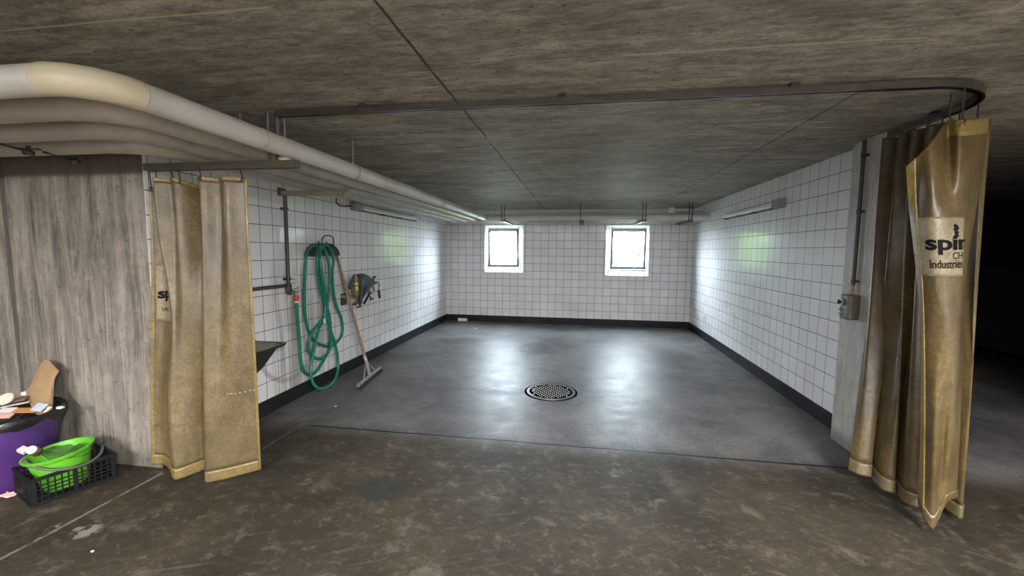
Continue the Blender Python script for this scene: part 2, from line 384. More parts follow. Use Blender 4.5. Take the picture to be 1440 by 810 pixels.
def tube(bm, pts, rad, seg=12, cap=True):
    pts = [Vector(p) for p in pts]; n = len(pts)
    rads = rad if isinstance(rad, (list, tuple)) else [rad]*n
    t0 = (pts[1]-pts[0]).normalized(); ref = Vector((0, 0, 1)) if abs(t0.z) < .9 else Vector((1, 0, 0))
    s = t0.cross(ref).normalized(); rings = []
    for i in range(n):
        t = (pts[min(i+1, n-1)]-pts[max(i-1, 0)])
        t = t.normalized() if t.length > 1e-9 else t0
        s = (s - t*s.dot(t)).normalized(); u = t.cross(s)
        rings.append([bm.verts.new(pts[i]+(s*math.cos(a)+u*math.sin(a))*rads[i]) for a in [2*PI*k/seg for k in range(seg)]])
    for i in range(n-1):
        for k in range(seg): bm.faces.new((rings[i][k], rings[i][(k+1) % seg], rings[i+1][(k+1) % seg], rings[i+1][k]))
    if cap: bm.faces.new(rings[0][::-1]); bm.faces.new(rings[-1])
def cr(P, sub):
    P = [Vector(p) for p in P]; out = []
    for i in range(len(P)-1):
        a = P[max(i-1, 0)]; b = P[i]; c = P[i+1]; d = P[min(i+2, len(P)-1)]
        for k in range(sub):
            t = k/sub
            out.append(.5*((2*b)+(c-a)*t+(2*a-5*b+4*c-d)*t*t+(3*b-a-3*c+d)*t**3))
    out.append(P[-1]); return out
def lathe(bm, prof, ctr, seg=32, axis='z', tilt=None, sx=1, sy=1):
    ctr = Vector(ctr); rings = []
    for r, z in prof:
        ring = []
        for k in range(seg):
            a = 2*PI*k/seg; p = Vector((r*sx*math.cos(a), r*sy*math.sin(a), z))
            if axis == 'y': p = Vector((p.x, p.z, p.y))
            if axis == 'x': p = Vector((p.z, p.x, p.y))
            if tilt is not None: p = tilt @ p
            ring.append(bm.verts.new(ctr+p))
        rings.append(ring)
    for i in range(len(rings)-1):
        for k in range(seg): bm.faces.new((rings[i][k], rings[i][(k+1) % seg], rings[i+1][(k+1) % seg], rings[i+1][k]))
    if prof[0][0] > 0: bm.faces.new(rings[0][::-1])
    if prof[-1][0] > 0: bm.faces.new(rings[-1])
def blob(bm, c, r, n=2, jit=.15, scl=(1, 1, 1)):
    v0 = len(bm.verts); bmesh.ops.create_icosphere(bm, subdivisions=n, radius=1)
    bm.verts.ensure_lookup_table()
    for q in list(bm.verts)[v0:]:
        k = 1+random.uniform(-jit, jit); q.co = Vector(c)+Vector((q.co.x*r*scl[0]*k, q.co.y*r*scl[1]*k, q.co.z*r*scl[2]*k))

def tag(o, label=None, cat=None, group=None, kind=None):
    if label: o['label'] = label
    if cat: o['category'] = cat
    if group: o['group'] = group
    if kind: o['kind'] = kind
    return o
def org(o):
    p = Vector((0, 0, 0))
    while o: p = p+o.location; o = o.parent
    return p
def obj(name, bm, mat, parent=None, smooth=False, bevel=0, solid=0, weld=False):
    if weld: bmesh.ops.remove_doubles(bm, verts=bm.verts, dist=1e-5)
    bmesh.ops.recalc_face_normals(bm, faces=bm.faces)
    xs = [v.co for v in bm.verts]
    c = Vector(((min(v.x for v in xs)+max(v.x for v in xs))/2, (min(v.y for v in xs)+max(v.y for v in xs))/2, min(v.z for v in xs)))
    for v in bm.verts: v.co -= c
    if smooth:
        for f in bm.faces: f.smooth = True
        for e in bm.edges: e.smooth = len(e.link_faces) != 2 or e.calc_face_angle(0) < .75
    me = bpy.data.meshes.new(name); bm.to_mesh(me); bm.free()
    me.materials.append(mat)
    o = bpy.data.objects.new(name, me); COL.objects.link(o)
    if parent is not None:
        o.parent = parent; o.location = c-org(parent)
    else: o.location = c
    if solid:
        s = o.modifiers.new('thickness', 'SOLIDIFY'); s.thickness = solid; s.offset = 0
    if bevel:
        b = o.modifiers.new('bevel', 'BEVEL'); b.width = bevel; b.segments = 2; b.limit_method = 'ANGLE'
    return o
def thing(name, loc, label, cat, group=None):
    o = bpy.data.objects.new(name, None); COL.objects.link(o); o.location = loc; o.empty_display_size = .1
    return tag(o, label, cat, group)
def struct(name, bm, mat, parent=None, **k):
    o = obj(name, bm, mat, parent, **k)
    if parent is None: o['kind'] = 'structure'
    return o
def B(*boxes):
    bm = bmesh.new()
    for a, b in boxes: box(bm, a, b)
    return bm
def TB(pts, r, seg=12):
    bm = bmesh.new(); tube(bm, pts, r, seg); return bm

# ---------------------------------------------------------------- setting
XL, XR, D, ZC = -2.656, 2.102, 8.264, 2.25
struct('floor', B(((-9, -9, -.2), (11, 8.264, 0))), M['floor'])
struct('ceiling', B(((-9, -6.2, ZC), (11, 8.264, ZC+.25))), M['ceil'])
struct('wall_left', B(((XL-.004, 2.25, 0), (XL, D, ZC))), M['tile_left'])
struct('wall_right', B(((XR, 3.5, 0), (XR+.2, D, ZC))), M['tile_right'])
struct('wall_front_left', B(((-9, 2.25, 0), (XL-.004, 2.6, ZC))), M['conc'])
struct('wall_pillar', B(((1.985, 3.17, 0), (2.30, 3.52, ZC))), M['pillar'], bevel=.01)
struct('wall_far_left', B(((-9.2, -6.2, 0), (-9, D, ZC))), M['dark_conc'])
struct('wall_far_right', B(((11, -8, 0), (11.2, D, ZC))), M['dark_conc'])
struct('wall_rear', B(((-9, -6.2, 0), (11, -6, ZC))), M['plaster'])
struct('wall_light_blocker', B(((3.4, -6, 0), (3.6, 2.8, ZC))), M['plaster'])  # unseen wall added to keep light out of the dark garage on the right
struct('wall_back_left', B(((-9, 8.0, 0), (XL-.05, 8.264, ZC))), M['dark_conc'])
struct('wall_back_right', B(((XR+.2, D-.02, 0), (11, D+.2, ZC))), M['dark_conc'])
# back wall with two splayed window openings
W = [dict(o=(-1.847, -1.077, 1.013, 1.940), i=(-1.812, -1.182, 1.10, 1.882)),
     dict(o=(.530, 1.324, .986, 1.938), i=(.630, 1.296, 1.095, 1.884))]
def back_wall():
    bm = bmesh.new()
    YB = D+.26
    def quad(*p): bm.faces.new([bm.verts.new(q) for q in p])
    def rect(x0, x1, z0, z1, y):
        if x1 > x0 and z1 > z0: quad((x0, y, z0), (x1, y, z0), (x1, y, z1), (x0, y, z1))
    for key, y in (('o', D), ('i', YB)):
        xs = [XL-.05, W[0][key][0], W[0][key][1], W[1][key][0], W[1][key][1], XR+.2]
        rect(xs[0], xs[1], 0, 2.5, y); rect(xs[2], xs[3], 0, 2.5, y); rect(xs[4], xs[5], 0, 2.5, y)
        for w_ in W:
            a = w_[key]; rect(a[0], a[1], 0, a[2], y); rect(a[0], a[1], a[3], 2.5, y)
    for w_ in W:
        a, b = w_['o'], w_['i']
        A = [(a[0], D, a[2]), (a[1], D, a[2]), (a[1], D, a[3]), (a[0], D, a[3])]
        Bq = [(b[0], YB, b[2]), (b[1], YB, b[2]), (b[1], YB, b[3]), (b[0], YB, b[3])]
        for i in range(4): quad(A[i], A[(i+1) % 4], Bq[(i+1) % 4], Bq[i])
    return bm
struct('wall_back', back_wall(), M['tile_back'], weld=True)
bb = .125
struct('baseboard_left', B(((XL, 2.245, 0), (XL+.012, D-.012, bb))), M['skirt'])
struct('baseboard_right', B(((XR-.012, 3.5, 0), (XR, D-.012, bb))), M['skirt'])
struct('baseboard_back', B(((XL, D-.012, 0), (XR, D, bb))), M['skirt'])
# aluminium edge strips round the window reveals
for k, w_ in enumerate(W):
    a, b = w_['o'], w_['i']
    bm = bmesh.new(); e = .012
    box(bm, (a[0]-e, D-.004, a[2]-e), (a[0], D, a[3]+e)); box(bm, (a[1], D-.004, a[2]-e), (a[1]+e, D, a[3]+e))
    box(bm, (a[0], D-.004, a[2]-e), (a[1], D, a[2]))
    struct('trim_%d' % (k+1), bm, M['white'])
    root = thing('window_%d' % (k+1), ((b[0]+b[1])/2, D+.24, b[2]), None, None); root['kind'] = 'structure'
    y0, y1 = D+.20, D+.25; f = .032
    obj('window_frame', B(((b[0], y0, b[2]), (b[0]+f, y1, b[3])), ((b[1]-f, y0, b[2]), (b[1], y1, b[3])),
        ((b[0]+f, y0, b[2]), (b[1]-f, y1, b[2]+f)), ((b[0]+f, y0, b[3]-f), (b[1]-f, y1, b[3]))), M['frame'], root)
    # hopper sash leaning into the room at the top
    rot = Matrix.Rotation(math.radians(7.5), 3, 'X'); c = (0, y0-.004, b[2]+f)
    s0, s1, t0, t1 = b[0]+f*.4, b[1]-f*.4, b[2]+f, b[3]-f; g = .028; ya, yb = y0-.030, y0-.006
    bm = bmesh.new()
    for q in (((s0, ya, t0), (s0+g, yb, t1)), ((s1-g, ya, t0), (s1, yb, t1)), ((s0+g, ya, t0), (s1-g, yb, t0+g)), ((s0+g, ya, t1-g), (s1-g, yb, t1))):
        box(bm, q[0], q[1], rot, c)
    sash = obj('window_sash', bm, M['frame'], root)
    bm = bmesh.new(); box(bm, (s0+g, yb-.012, t0+g), (s1-g, yb-.008, t1-g), rot, c); obj('glass_pane', bm, M['glass'], sash)
    bm = bmesh.new()
    box(bm, ((s0+s1)/2-.015, ya-.014, t1-g+.002), ((s0+s1)/2+.015, ya, t1-.002), rot, c); bar(bm, ((s0+s1)/2, ya-.03-.09, t1-.02), ((s0+s1)/2+.06, ya-.03-.09, t1-.02), .012, .012)
    obj('window_handle', bm, M['galv'], sash)
    bm = bmesh.new(); top = rot @ Vector((0, 0, t1-t0-.25))
    bar(bm, (s1-.005, y0+.01, t1-.05), (s1-.005, y0-.004+top.y-.02, t0+top.z), .006, .018); obj('window_stay', bm, M['galv'], root)

# outside
struct('ground', B(((-14, D+.27, .6), (14, 30, .78))), M['grass'])
def shrub(loc, h, wd, label, n, seed, dp=.5, ls=1.0):
    rnd = random.Random(seed)
    r = thing('shrub', loc, label, 'shrub', 'shrubs outside the windows')
    bm = bmesh.new()
    for i in range(7):
        a = rnd.uniform(0, 2*PI); q = Vector(loc)
        tube(bm, [q, q+Vector((math.cos(a)*wd*.3, math.sin(a)*dp*.3, h*.5)), q+Vector((math.cos(a)*wd*.45, math.sin(a)*dp*.45, h*.9))], [.018, .012, .005], 6)
    obj('stem', bm, M['twig'], r)
    bm = bmesh.new()
    for i in range(n):
        a = rnd.uniform(0, 2*PI); t = rnd.random()**.6; zz = rnd.uniform(.04, 1)
        rr = t*math.sqrt(max(0, 1-(zz-.4)**2*1.8))
        c = Vector(loc)+Vector((math.cos(a)*rr*wd/2, math.sin(a)*rr*dp/2, zz*h))
        d1 = Vector((rnd.gauss(0, 1), rnd.gauss(0, 1), rnd.gauss(0, .6))).normalized(); d2 = d1.cross(Vector((rnd.gauss(0, 1), rnd.gauss(0, 1), rnd.gauss(0, 1)))).normalized()
        L = ls*rnd.uniform(.03, .06); Wd = L*.38
        bm.faces.new([bm.verts.new(p) for p in (c-d1*L, c+d2*Wd, c+d1*L, c-d2*Wd)])
    obj('foliage', bm, M['leafy'], r)
shrub((1.50, 9.25, .78), 1.05, .62, 'leafy green shrub seen in the right half of the right window', 2600, 1)
shrub((.75, 9.6, .78), .56, .6, 'low green shrub behind the lower left corner of the right window', 1300, 2)
shrub((-1.72, 9.35, .78), .52, 1.0, 'low green shrub behind the bottom of the left window', 1300, 3)
shrub((-.20, 12.2, .78), 2.5, 1.9, 'tall bush beyond the wall between the windows, seen only as green in the tile reflections', 9000, 5, 1.5, 1.7)
shrub((3.4, 10.6, .78), 2.1, 2.2, 'tall bush right of both windows, showing green in the tile reflections', 4200, 4, 1.6)

# ---------------------------------------------------------------- insulated pipes under the ceiling
PZ = 2.018
YB = [7.34, 7.58, 7.83, 8.08]
XP = [-1.657, -1.90, -2.145, -2.385]; YN = [1.235, 1.49, 1.76, 2.03]
pl = ['thick cream insulated pipe with a yellowed elbow, nearest the camera of the four ceiling pipes',
      'second insulated pipe, darker jacket, directly behind the foremost cream pipe',
      'third insulated ceiling pipe counted from the camera, between two darker pipes',
      'hindmost insulated ceiling pipe, running closest to the tiled walls']
for i in range(4):
    rad = .053 if i == 0 else .050
    x, yn, yb = XP[i], YN[i], YB[i]
    R = .17 if i == 0 else .20
    root = thing('insulated_pipe', (x, 4.5, PZ-rad), pl[i], 'pipe', 'insulated pipes under the ceiling')
    mt = M['pipe'] if i == 0 else M['pipe_dim']
    arc = [(x-R+R*math.cos(t), yn+R-R*math.sin(t), PZ) for t in [PI/2*k/12 for k in range(13)]]
    arc = arc[::-1]           # from left run to depth run
    obj('near_run', TB([(-8.9, yn, PZ), (arc[0][0] if arc[0][1] < arc[-1][1] else arc[-1][0], yn, PZ)], rad, 28), mt, root, smooth=True)
    a0 = arc if arc[0][1] < arc[-1][1] else arc[::-1]
    obj('elbow', TB(a0, rad+.002, 28), M['elbow'] if i == 0 else mt, root, smooth=True)
    R2 = .10
    obj('long_run', TB([(x, yn+R, PZ), (x, 2.2, PZ), (x, 3.3, PZ), (x, yb-R2, PZ)], rad, 28), mt, root, smooth=True)
    arc2 = [(x+R2-R2*math.cos(t), yb-R2+R2*math.sin(t), PZ) for t in [PI/2*k/8 for k in range(9)]]
    obj('elbow', TB(arc2, rad+.001, 28), mt, root, smooth=True)
    obj('back_run', TB([(x+R2, yb, PZ), (XR, yb, PZ)], rad-.004, 28), mt, root, smooth=True)
    if i == 0:
        for yy in (2.02, 3.4, 4.9, 6.4):
            obj('jacket_seam', TB([(x, yy-.003, PZ), (x, yy+.003, PZ)], rad+.0016, 28), M['pipe_dim'], root)
        for t in (-.20,):
            pass
# thin conduit over the back pipes
bm = TB([(-1.9, 7.62, 2.165), (XR, 7.62, 2.165)], .022, 14)
cd = thing('conduit', (0, 7.62, 2.14), 'thin pale conduit just under the ceiling above the pipes along the far wall', 'conduit')
obj('conduit_run', bm, M['pipe'], cd, smooth=True)
obj('junction_box', B(((1.53, 7.56, 2.12), (1.61, 7.66, 2.20))), M['white'], cd, bevel=.004)
# hangers along the far wall run
for n_, (hx, lb) in enumerate(((-1.33, 'steel pipe hanger above the left window'), (.03, 'thin steel pipe hanger midway along the far wall pipes'), (1.05, 'steel pipe hanger above the right window'), (1.78, 'steel pipe hanger beside the junction box, close to the right wall'))):
    t = thing('pipe_hanger', (hx, 7.6, PZ+.05), lb, 'pipe hanger', 'pipe hangers at the far wall')
    bm = bmesh.new(); dd = (.0, .05) if n_ != 1 else (.0,)
    for q in dd: box(bm, (hx+q-.006, 7.28, PZ-.052), (hx+q+.006, 7.29, ZC))
    obj('hanger_rod', bm, M['iron'], t)
    obj('cross_bar', B(((hx-.015, 7.285, PZ-.072), (hx+.065, 8.16, PZ-.052))), M['iron'], t)
# second conduit seen above the long run (left, under the ceiling)
for n_, (yy, lb) in enumerate(((2.95, 'steel hanger rod above the cream pipe just past the curtain rail'), (5.0, 'steel hanger rod above the long cream pipe halfway down the bay'), (6.7, 'steel hanger rod above the long cream pipe near the far wall'))):
    t = thing('pipe_hanger', (-1.657, yy, PZ), lb, 'pipe hanger', 'hanger rods over the long pipe')
    obj('hanger_rod', TB([(-1.66, yy, PZ+.054), (-1.66, yy, ZC)], .008, 8), M['galv'], t)
    obj('pipe_clip', TB([(-1.657, yy-.012, PZ), (-1.657, yy+.012, PZ)], .057, 28), M['pipe_dim'], t, smooth=True)
# dark clamps below the rear pipes at the left edge
for (u, v, lb) in ((40, 213, 'left one of two dark clamps under the rear pipes'), (106, 226, 'right one of two dark clamps under the rear pipes')):
    p = atZ(u, v, 1.955)
    t = thing('pipe_clamp', (p.x, p.y, p.z), lb, 'pipe clamp', 'pipe clamps under the rear pipes')
    bm = bmesh.new(); lathe(bm, [(.0, -.022), (.022, -.02), (.026, -.002), (.018, .006), (.010, .012), (.010, .03)], p, 12); obj('clamp_nut', bm, M['iron'], t)
    bm = bmesh.new(); bar(bm, p+Vector((-.05, -.02, .014)), p+Vector((.05, .02, .014)), .02, .006); tube(bm, [p+Vector((0, 0, .0)), p+Vector((-.02, -.14, .02))], .006, 8); obj('clamp_strap', bm, M['iron'], t)

# ---------------------------------------------------------------- curtain rails
def rail_profile(bm, pts, wdt=.034, h=.036):
    pts = [Vector(p) for p in pts]; n = len(pts); rings = []
    prof = [(-wdt/2, 0), (-wdt/2, -h), (-wdt/5, -h), (-wdt/5, -h+.006), (-wdt/2+.005, -h+.006), (-wdt/2+.005, -.005), (wdt/2-.005, -.005), (wdt/2-.005, -h+.006), (wdt/5, -h+.006), (wdt/5, -h), (wdt/2, -h), (wdt/2, 0)]
    for i in range(n):
        t = (pts[min(i+1, n-1)]-pts[max(i-1, 0)]).normalized(); s = t.cross(Vector((0, 0, 1))).normalized()
        rings.append([bm.verts.new(pts[i]+s*a+Vector((0, 0, b))) for a, b in prof])
    m_ = len(prof)
    for i in range(n-1):
        for k in range(m_): bm.faces.new((rings[i][k], rings[i][(k+1) % m_], rings[i+1][(k+1) % m_], rings[i+1][k]))
    bm.faces.new(rings[0][::-1]); bm.faces.new(rings[-1])
RZ = 2.240
rr = thing('curtain_rail', (0, 2.27, RZ-.036), 'long aluminium curtain rail on the ceiling, curving round to the right pillar', 'curtain rail')
bm = bmesh.new(); Rb = .42
path = [(-1.75, 2.27, RZ), (0, 2.27, RZ), (2.0-Rb, 2.27, RZ)] + [(2.0-Rb+Rb*math.sin(t), 2.27+Rb-Rb*math.cos(t), RZ) for t in [PI/2*k/14 for k in range(1, 15)]] + [(2.0, 3.168, RZ)]
rail_profile(bm, path); obj('rail_track', bm, M['rail'], rr)
for x in (-1.2, -.1, 1.0): obj('ceiling_clip', B(((x-.02, 2.24, RZ-.004), (x+.02, 2.30, ZC))), M['iron'], rr)
obj('ceiling_clip', B(((1.97, 2.78, RZ-.004), (2.03, 2.82, ZC))), M['iron'], rr)
lr = thing('curtain_rail', (-2.1, 2.27, 1.915), 'short olive curtain rail under the pipes, carrying the left curtain', 'curtain rail')
bm = bmesh.new(); rail_profile(bm, [(-2.652, 2.27, 1.957), (-1.632, 2.27, 1.955)], .05, .042); obj('rail_track', bm, M['olive'], lr)
obj('rail_end_cap', B(((-1.632, 2.245, 1.915), (-1.626, 2.295, 1.957))), M['olive'], lr)
bm = bmesh.new()
box(bm, (-1.785, 2.30, 1.95), (-1.755, 2.312, ZC)); box(bm, (-1.785, 2.30, 1.95), (-1.779, 2.34, ZC)); box(bm, (-1.95, 2.29, ZC-.008), (-1.70, 2.35, ZC))
obj('drop_bracket', bm, M['galv'], lr)
obj('drop_rod', TB([(-1.728, 2.31, 1.95), (-1.728, 2.31, ZC)], .008, 8), M['galv'], lr)
obj('drop_rod', TB([(-1.835, 2.31, 1.95), (-1.835, 2.31, ZC)], .008, 8), M['galv'], lr)
obj('drop_rod', TB([(-2.02, 2.31, 1.95), (-2.02, 2.31, ZC)], .008, 8), M['galv'], lr)
bm = bmesh.new(); blob(bm, (-1.70, 2.262, 1.965), .035, 2, .12, (1.2, .7, .45)); tag(obj('foam_lump', bm, M['cream'], None, smooth=True), 'small cream foam lump on the end of the short olive rail', 'foam')
# wall bracket carrying the pipes further in
t = thing('pipe_bracket', (-2.33, 3.47, 1.94), 'olive wall bracket under the pipes above the vertical water pipe', 'bracket')
obj('bracket_arm', B(((XL, 3.445, 1.918), (-2.03, 3.495, 1.960))), M['tan'], t, bevel=.003)
bm = bmesh.new(); bar(bm, (-2.05, 3.47, 1.945), (-1.99, 3.47, 1.99), .052, .03); box(bm, (-2.015, 3.445, 1.965), (-1.975, 3.495, 2.0)); obj('upturned_end', bm, M['tan'], t)
obj('wall_plate', B(((XL, 3.42, 1.915), (XL+.012, 3.52, 1.985))), M['olive'], t)

# ---------------------------------------------------------------- curtains
class Sheet:
    def __init__(s, grid): s.g = [[Vector(p) for p in r] for r in grid]; s.nr = len(grid); s.nc = len(grid[0])
    @staticmethod
    def c(P, t):
        n = len(P); i = min(int(t), n-2); f = t-i
        a = P[max(i-1, 0)]; b = P[i]; c = P[i+1]; d = P[min(i+2, n-1)]
        return .5*((2*b)+(c-a)*f+(2*a-5*b+4*c-d)*f*f+(3*b-a-3*c+d)*f**3)
    def at(s, a, b):      # a column param, b row param
        return s.c([s.c(r, a) for r in s.g], b)
    def patch(s, a0, a1, b0, b1, na, nb, off=0.0, nz=0.0, seed=0):
        bm = bmesh.new(); V = []
        for j in range(nb+1):
            row = []
            for i in range(na+1):
                a = a0+(a1-a0)*i/na; b = b0+(b1-b0)*j/nb
                p = s.at(a, b)
                if off: p = p+s.normal(a, b)*off
                row.append(bm.verts.new(p))
            V.append(row)
        for j in range(nb):
            for i in range(na): bm.faces.new((V[j][i], V[j][i+1], V[j+1][i+1], V[j+1][i]))
        return bm
    def normal(s, a, b):
        e = .02; a0 = max(0, a-e); a1 = min(s.nc-1, a+e); b0 = max(0, b-e); b1 = min(s.nr-1, b+e)
        n = (s.at(a1, b)-s.at(a0, b)).cross(s.at(a, b1)-s.at(a, b0)).normalized()
        if n.dot(O-s.at(a, b)) < 0: n = -n
        return n
def text_on(sheet, name, parent, txt, a0, a_per, b0, b_per, cut=None, bold=.0, sx=1.0, off=.006):
    """glyphs laid on a sheet: x -> column parameter, y -> row parameter; cut drops what lies past the fold"""
    cu = bpy.data.curves.new('t', 'FONT'); cu.body = txt; cu.size = 1; cu.offset = bold; cu.resolution_u = 4; cu.space_character = .98
    to = bpy.data.objects.new('t', cu); COL.objects.link(to)
    dg = bpy.context.evaluated_depsgraph_get(); me = bpy.data.meshes.new_from_object(to.evaluated_get(dg))
    bpy.data.objects.remove(to); bm = bmesh.new(); bm.from_mesh(me)
    if cut is not None:
        bmesh.ops.bisect_plane(bm, geom=bm.verts[:]+bm.edges[:]+bm.faces[:], plane_co=(cut, 0, 0), plane_no=(1, 0, 0), clear_outer=True)
    bmesh.ops.triangulate(bm, faces=bm.faces)
    k = -3
    while k < 30:
        bmesh.ops.bisect_plane(bm, geom=bm.verts[:]+bm.edges[:]+bm.faces[:], plane_co=(k*.15, 0, 0), plane_no=(1, 0, 0)); k += 1
    for v in bm.verts:
        a = a0+v.co.x*sx*a_per; b = b0-v.co.y*b_per
        v.co = sheet.at(a, b)+sheet.normal(a, b)*off
    return obj(name, bm, M['ink'], parent)
def hooks(parent, sheet, cols, b, ztop, nm='curtain_hook'):
    for a in cols:
        p = sheet.at(a, b); bm = bmesh.new()
        tube(bm, cr([p+Vector((0, .0, -.012)), p+Vector((.012, -.006, .0)), p+Vector((.004, 0, .016)), Vector((p.x, p.y, (p.z+ztop)/2)), Vector((p.x, p.y, ztop))], 5), .0035, 6)
        h = obj(nm, bm, M['iron'], parent)
        bm = bmesh.new(); n = sheet.normal(a, min(b+.05, sheet.nr-1)); lathe(bm, [(.007, 0), (.013, .0), (.013, .003), (.007, .003)], p+Vector((0, -.006, -.016)), 14, 'y'); obj('eyelet', bm, M['iron'], h)

# left curtain
top = [(-2.625, 2.25), (-2.59, 2.28), (-2.55, 2.28), (-2.53, 2.20), (-2.46, 2.25), (-2.38, 2.20), (-2.31, 2.31), (-2.25, 2.315), (-2.205, 2.19), (-2.13, 2.255), (-2.05, 2.20), (-1.955, 2.265)]
bot = [(-2.715, 2.225), (-2.65, 2.245), (-2.55, 2.20), (-2.44, 2.125), (-2.40, 2.13), (-2.36, 2.20), (-2.30, 2.31), (-2.28, 2.30), (-2.235, 2.145), (-2.16, 2.165), (-2.08, 2.225), (-1.985, 2.305)]
mid = [((a[0]*.62+b[0]*.38), (a[1]*.6+b[1]*.4)) for a, b in zip(top, bot)]
mid[1] = (-2.60, 2.28); mid[2] = (-2.53, 2.26); mid[3] = (-2.452, 2.185); mid[4] = (-2.42, 2.19)
mid[5] = (-2.37, 2.20); mid[6] = (-2.31, 2.26); mid[7] = (-2.27, 2.25)
low = [((a[0]*.25+b[0]*.75), (a[1]*.2+b[1]*.8)) for a, b in zip(top, bot)]
ztl = [1.815, 1.82, 1.83, 1.862, 1.862, 1.858, 1.83, 1.84, 1.862, 1.862, 1.862, 1.862]
zbl = [.035, .03, .03, .022, .02, .025, .03, .03, .012, .015, .02, .025]
rows = [[(p[0], p[1], z) for p, z in zip(top, ztl)]]
for fr, src in ((.17, [((a[0]*.9+b[0]*.1), a[1]) for a, b in zip(top, bot)]), (.45, mid), (.75, low)):
    rows.append([(p[0], p[1], zt*(1-fr)+zb*fr) for p, zt, zb in zip(src, ztl, zbl)])
rows.append([(p[0], p[1], z) for p, z in zip(bot, zbl)])
SL = Sheet(rows)
cl = thing('curtain', (-2.33, 2.23, .02), 'yellowed plastic curtain hanging at the left wall beside the bare concrete, folded in two panels', 'curtain', 'yellowed plastic curtains')
obj('curtain_sheet', SL.patch(.22, 10.85, .12, 3.78, 150, 60), M['pvc'], cl, smooth=True, solid=.003)
obj('bottom_hem', SL.patch(.22, 10.85, 3.78, 4, 150, 5, .002), M['hem'], cl, smooth=True, solid=.005)
obj('top_hem', SL.patch(.22, 10.85, 0, .13, 150, 4, .002), M['hem'], cl, smooth=True, solid=.005)
obj('side_hem', SL.patch(10.82, 11, 0, 4, 5, 60), M['hem'], cl, smooth=True, solid=.006)
obj('side_hem', SL.patch(0, .35, 0, 4, 6, 60), M['hem'], cl, smooth=True, solid=.006)
obj('logo_panel', SL.patch(.40, 2.8, 1.38, 2.08, 20, 14, .003), M['patch'], cl, smooth=True, solid=.002)
text_on(SL, 'logo_text', cl, 'sp', .5, 1.3, 1.79, .17, cut=.70, bold=.035, sx=1.25)
text_on(SL, 'logo_text', cl, 'Indus', .75, .36, 1.95, .08, cut=1.78, sx=1.15)
hooks(cl, SL, (.25, 2.6, 4.6, 5.2, 8.1, 10.7), 0, 1.917)
# frayed tear
bm = bmesh.new()
for k in range(7):
    p = SL.at(9.7+k*.19, 2.86)+Vector((0, -.006, random.uniform(-.004, .004))); box(bm, p-Vector((.009, .002, .003)), p+Vector((.007, .002, .004)))
obj('tear', bm, M['tan'], cl)

# right curtain: gathered stack along the rail + folded front flap
top = [(2.00, 3.16), (1.92, 3.10), (2.03, 3.03), (1.92, 2.97), (2.03, 2.91), (1.91, 2.85), (2.02, 2.79), (1.90, 2.73), (2.01, 2.67), (1.90, 2.61), (2.0, 2.55), (1.90, 2.49), (1.97, 2.44), (1.92, 2.40)]
bot = [(1.70, 2.80), (1.725, 2.75), (1.78, 2.735), (1.82, 2.82), (1.785, 2.66), (1.835, 2.62), (1.885, 2.71), (1.85, 2.57), (1.905, 2.53), (1.965, 2.64), (1.955, 2.50), (2.02, 2.60), (2.045, 2.47), (2.085, 2.50)]
ztr = [2.185, 2.185, 2.18, 2.185, 2.18, 2.17, 2.165, 2.16, 2.15, 2.14, 2.12, 2.11, 2.10, 2.10]
zbr = [.10, .10, .10, .085, .075, .07, .07, .05, .05, .05, .04, .05, .04, .04]
rows = []
for fr, k in ((0, 0), (.15, .06), (.4, .32), (.7, .72), (1, 1)):
    rows.append([(a[0]*(1-k)+b[0]*k, a[1]*(1-k)+b[1]*k, zt*(1-fr)+zb*fr) for a, b, zt, zb in zip(top, bot, ztr, zbr)])
SR = Sheet(rows)
cR = thing('curtain', (1.9, 2.6, .04), 'yellow-brown plastic curtain gathered at the right pillar with its printed flap folded forward', 'curtain', 'yellowed plastic curtains')
obj('curtain_sheet', SR.patch(0, 13, .0, 3.82, 220, 60), M['pvc_r'], cR, smooth=True, solid=.003)
obj('bottom_hem', SR.patch(0, 13, 3.82, 4, 220, 5, .002), M['pvc'], cR, smooth=True, solid=.005)
hooks(cR, SR, (.3, 2, 4, 6, 8, 10), 0, RZ-.034)
def G(rows): return [[atY(u, v, y) for (u, v, y) in r] for r in rows]
rows = G([
 [(1275, 234, 2.36), (1288, 222, 2.33), (1309, 200, 2.30), (1332, 170, 2.36), (1352, 169, 2.30), (1389, 165, 2.36)],
 [(1277, 270, 2.36), (1289, 262, 2.33), (1311, 255, 2.26), (1333, 250, 2.29), (1353, 248, 2.27), (1381, 245, 2.36)],
 [(1282, 310, 2.36), (1291, 306, 2.32), (1311, 305, 2.26), (1333, 305, 2.25), (1352, 305, 2.28), (1371, 305, 2.37)],
 [(1291, 390, 2.36), (1298, 390, 2.32), (1315, 391, 2.27), (1334, 391, 2.26), (1351, 390, 2.28), (1358, 390, 2.37)],
 [(1297, 470, 2.36), (1301, 470, 2.32), (1318, 475, 2.28), (1336, 475, 2.26), (1349, 475, 2.29), (1355, 475, 2.38)],
 [(1296, 600, 2.37), (1302, 600, 2.34), (1315, 603, 2.29), (1326, 606, 2.31), (1338, 608, 2.30), (1350, 602, 2.38)],
 [(1292, 708, 2.40), (1300, 728, 2.36), (1311, 744, 2.335), (1320, 728, 2.34), (1331, 706, 2.34), (1345, 700, 2.40)]])
SF = Sheet(rows)
hooks(cR, SF, (3.1, 4.0), .05, RZ-.034)
obj('front_flap', SF.patch(.9, 5, 0, 5.85, 70, 80), M['pvc_r'], cR, smooth=True, solid=.003)
obj('flap_hem', SF.patch(0, 1.0, 0, 5.9, 8, 80, .003), M['hem'], cR, smooth=True, solid=.006)
obj('bottom_hem', SF.patch(0, 5, 5.8, 6, 60, 4, .002), M['pvc_r'], cR, smooth=True, solid=.005)
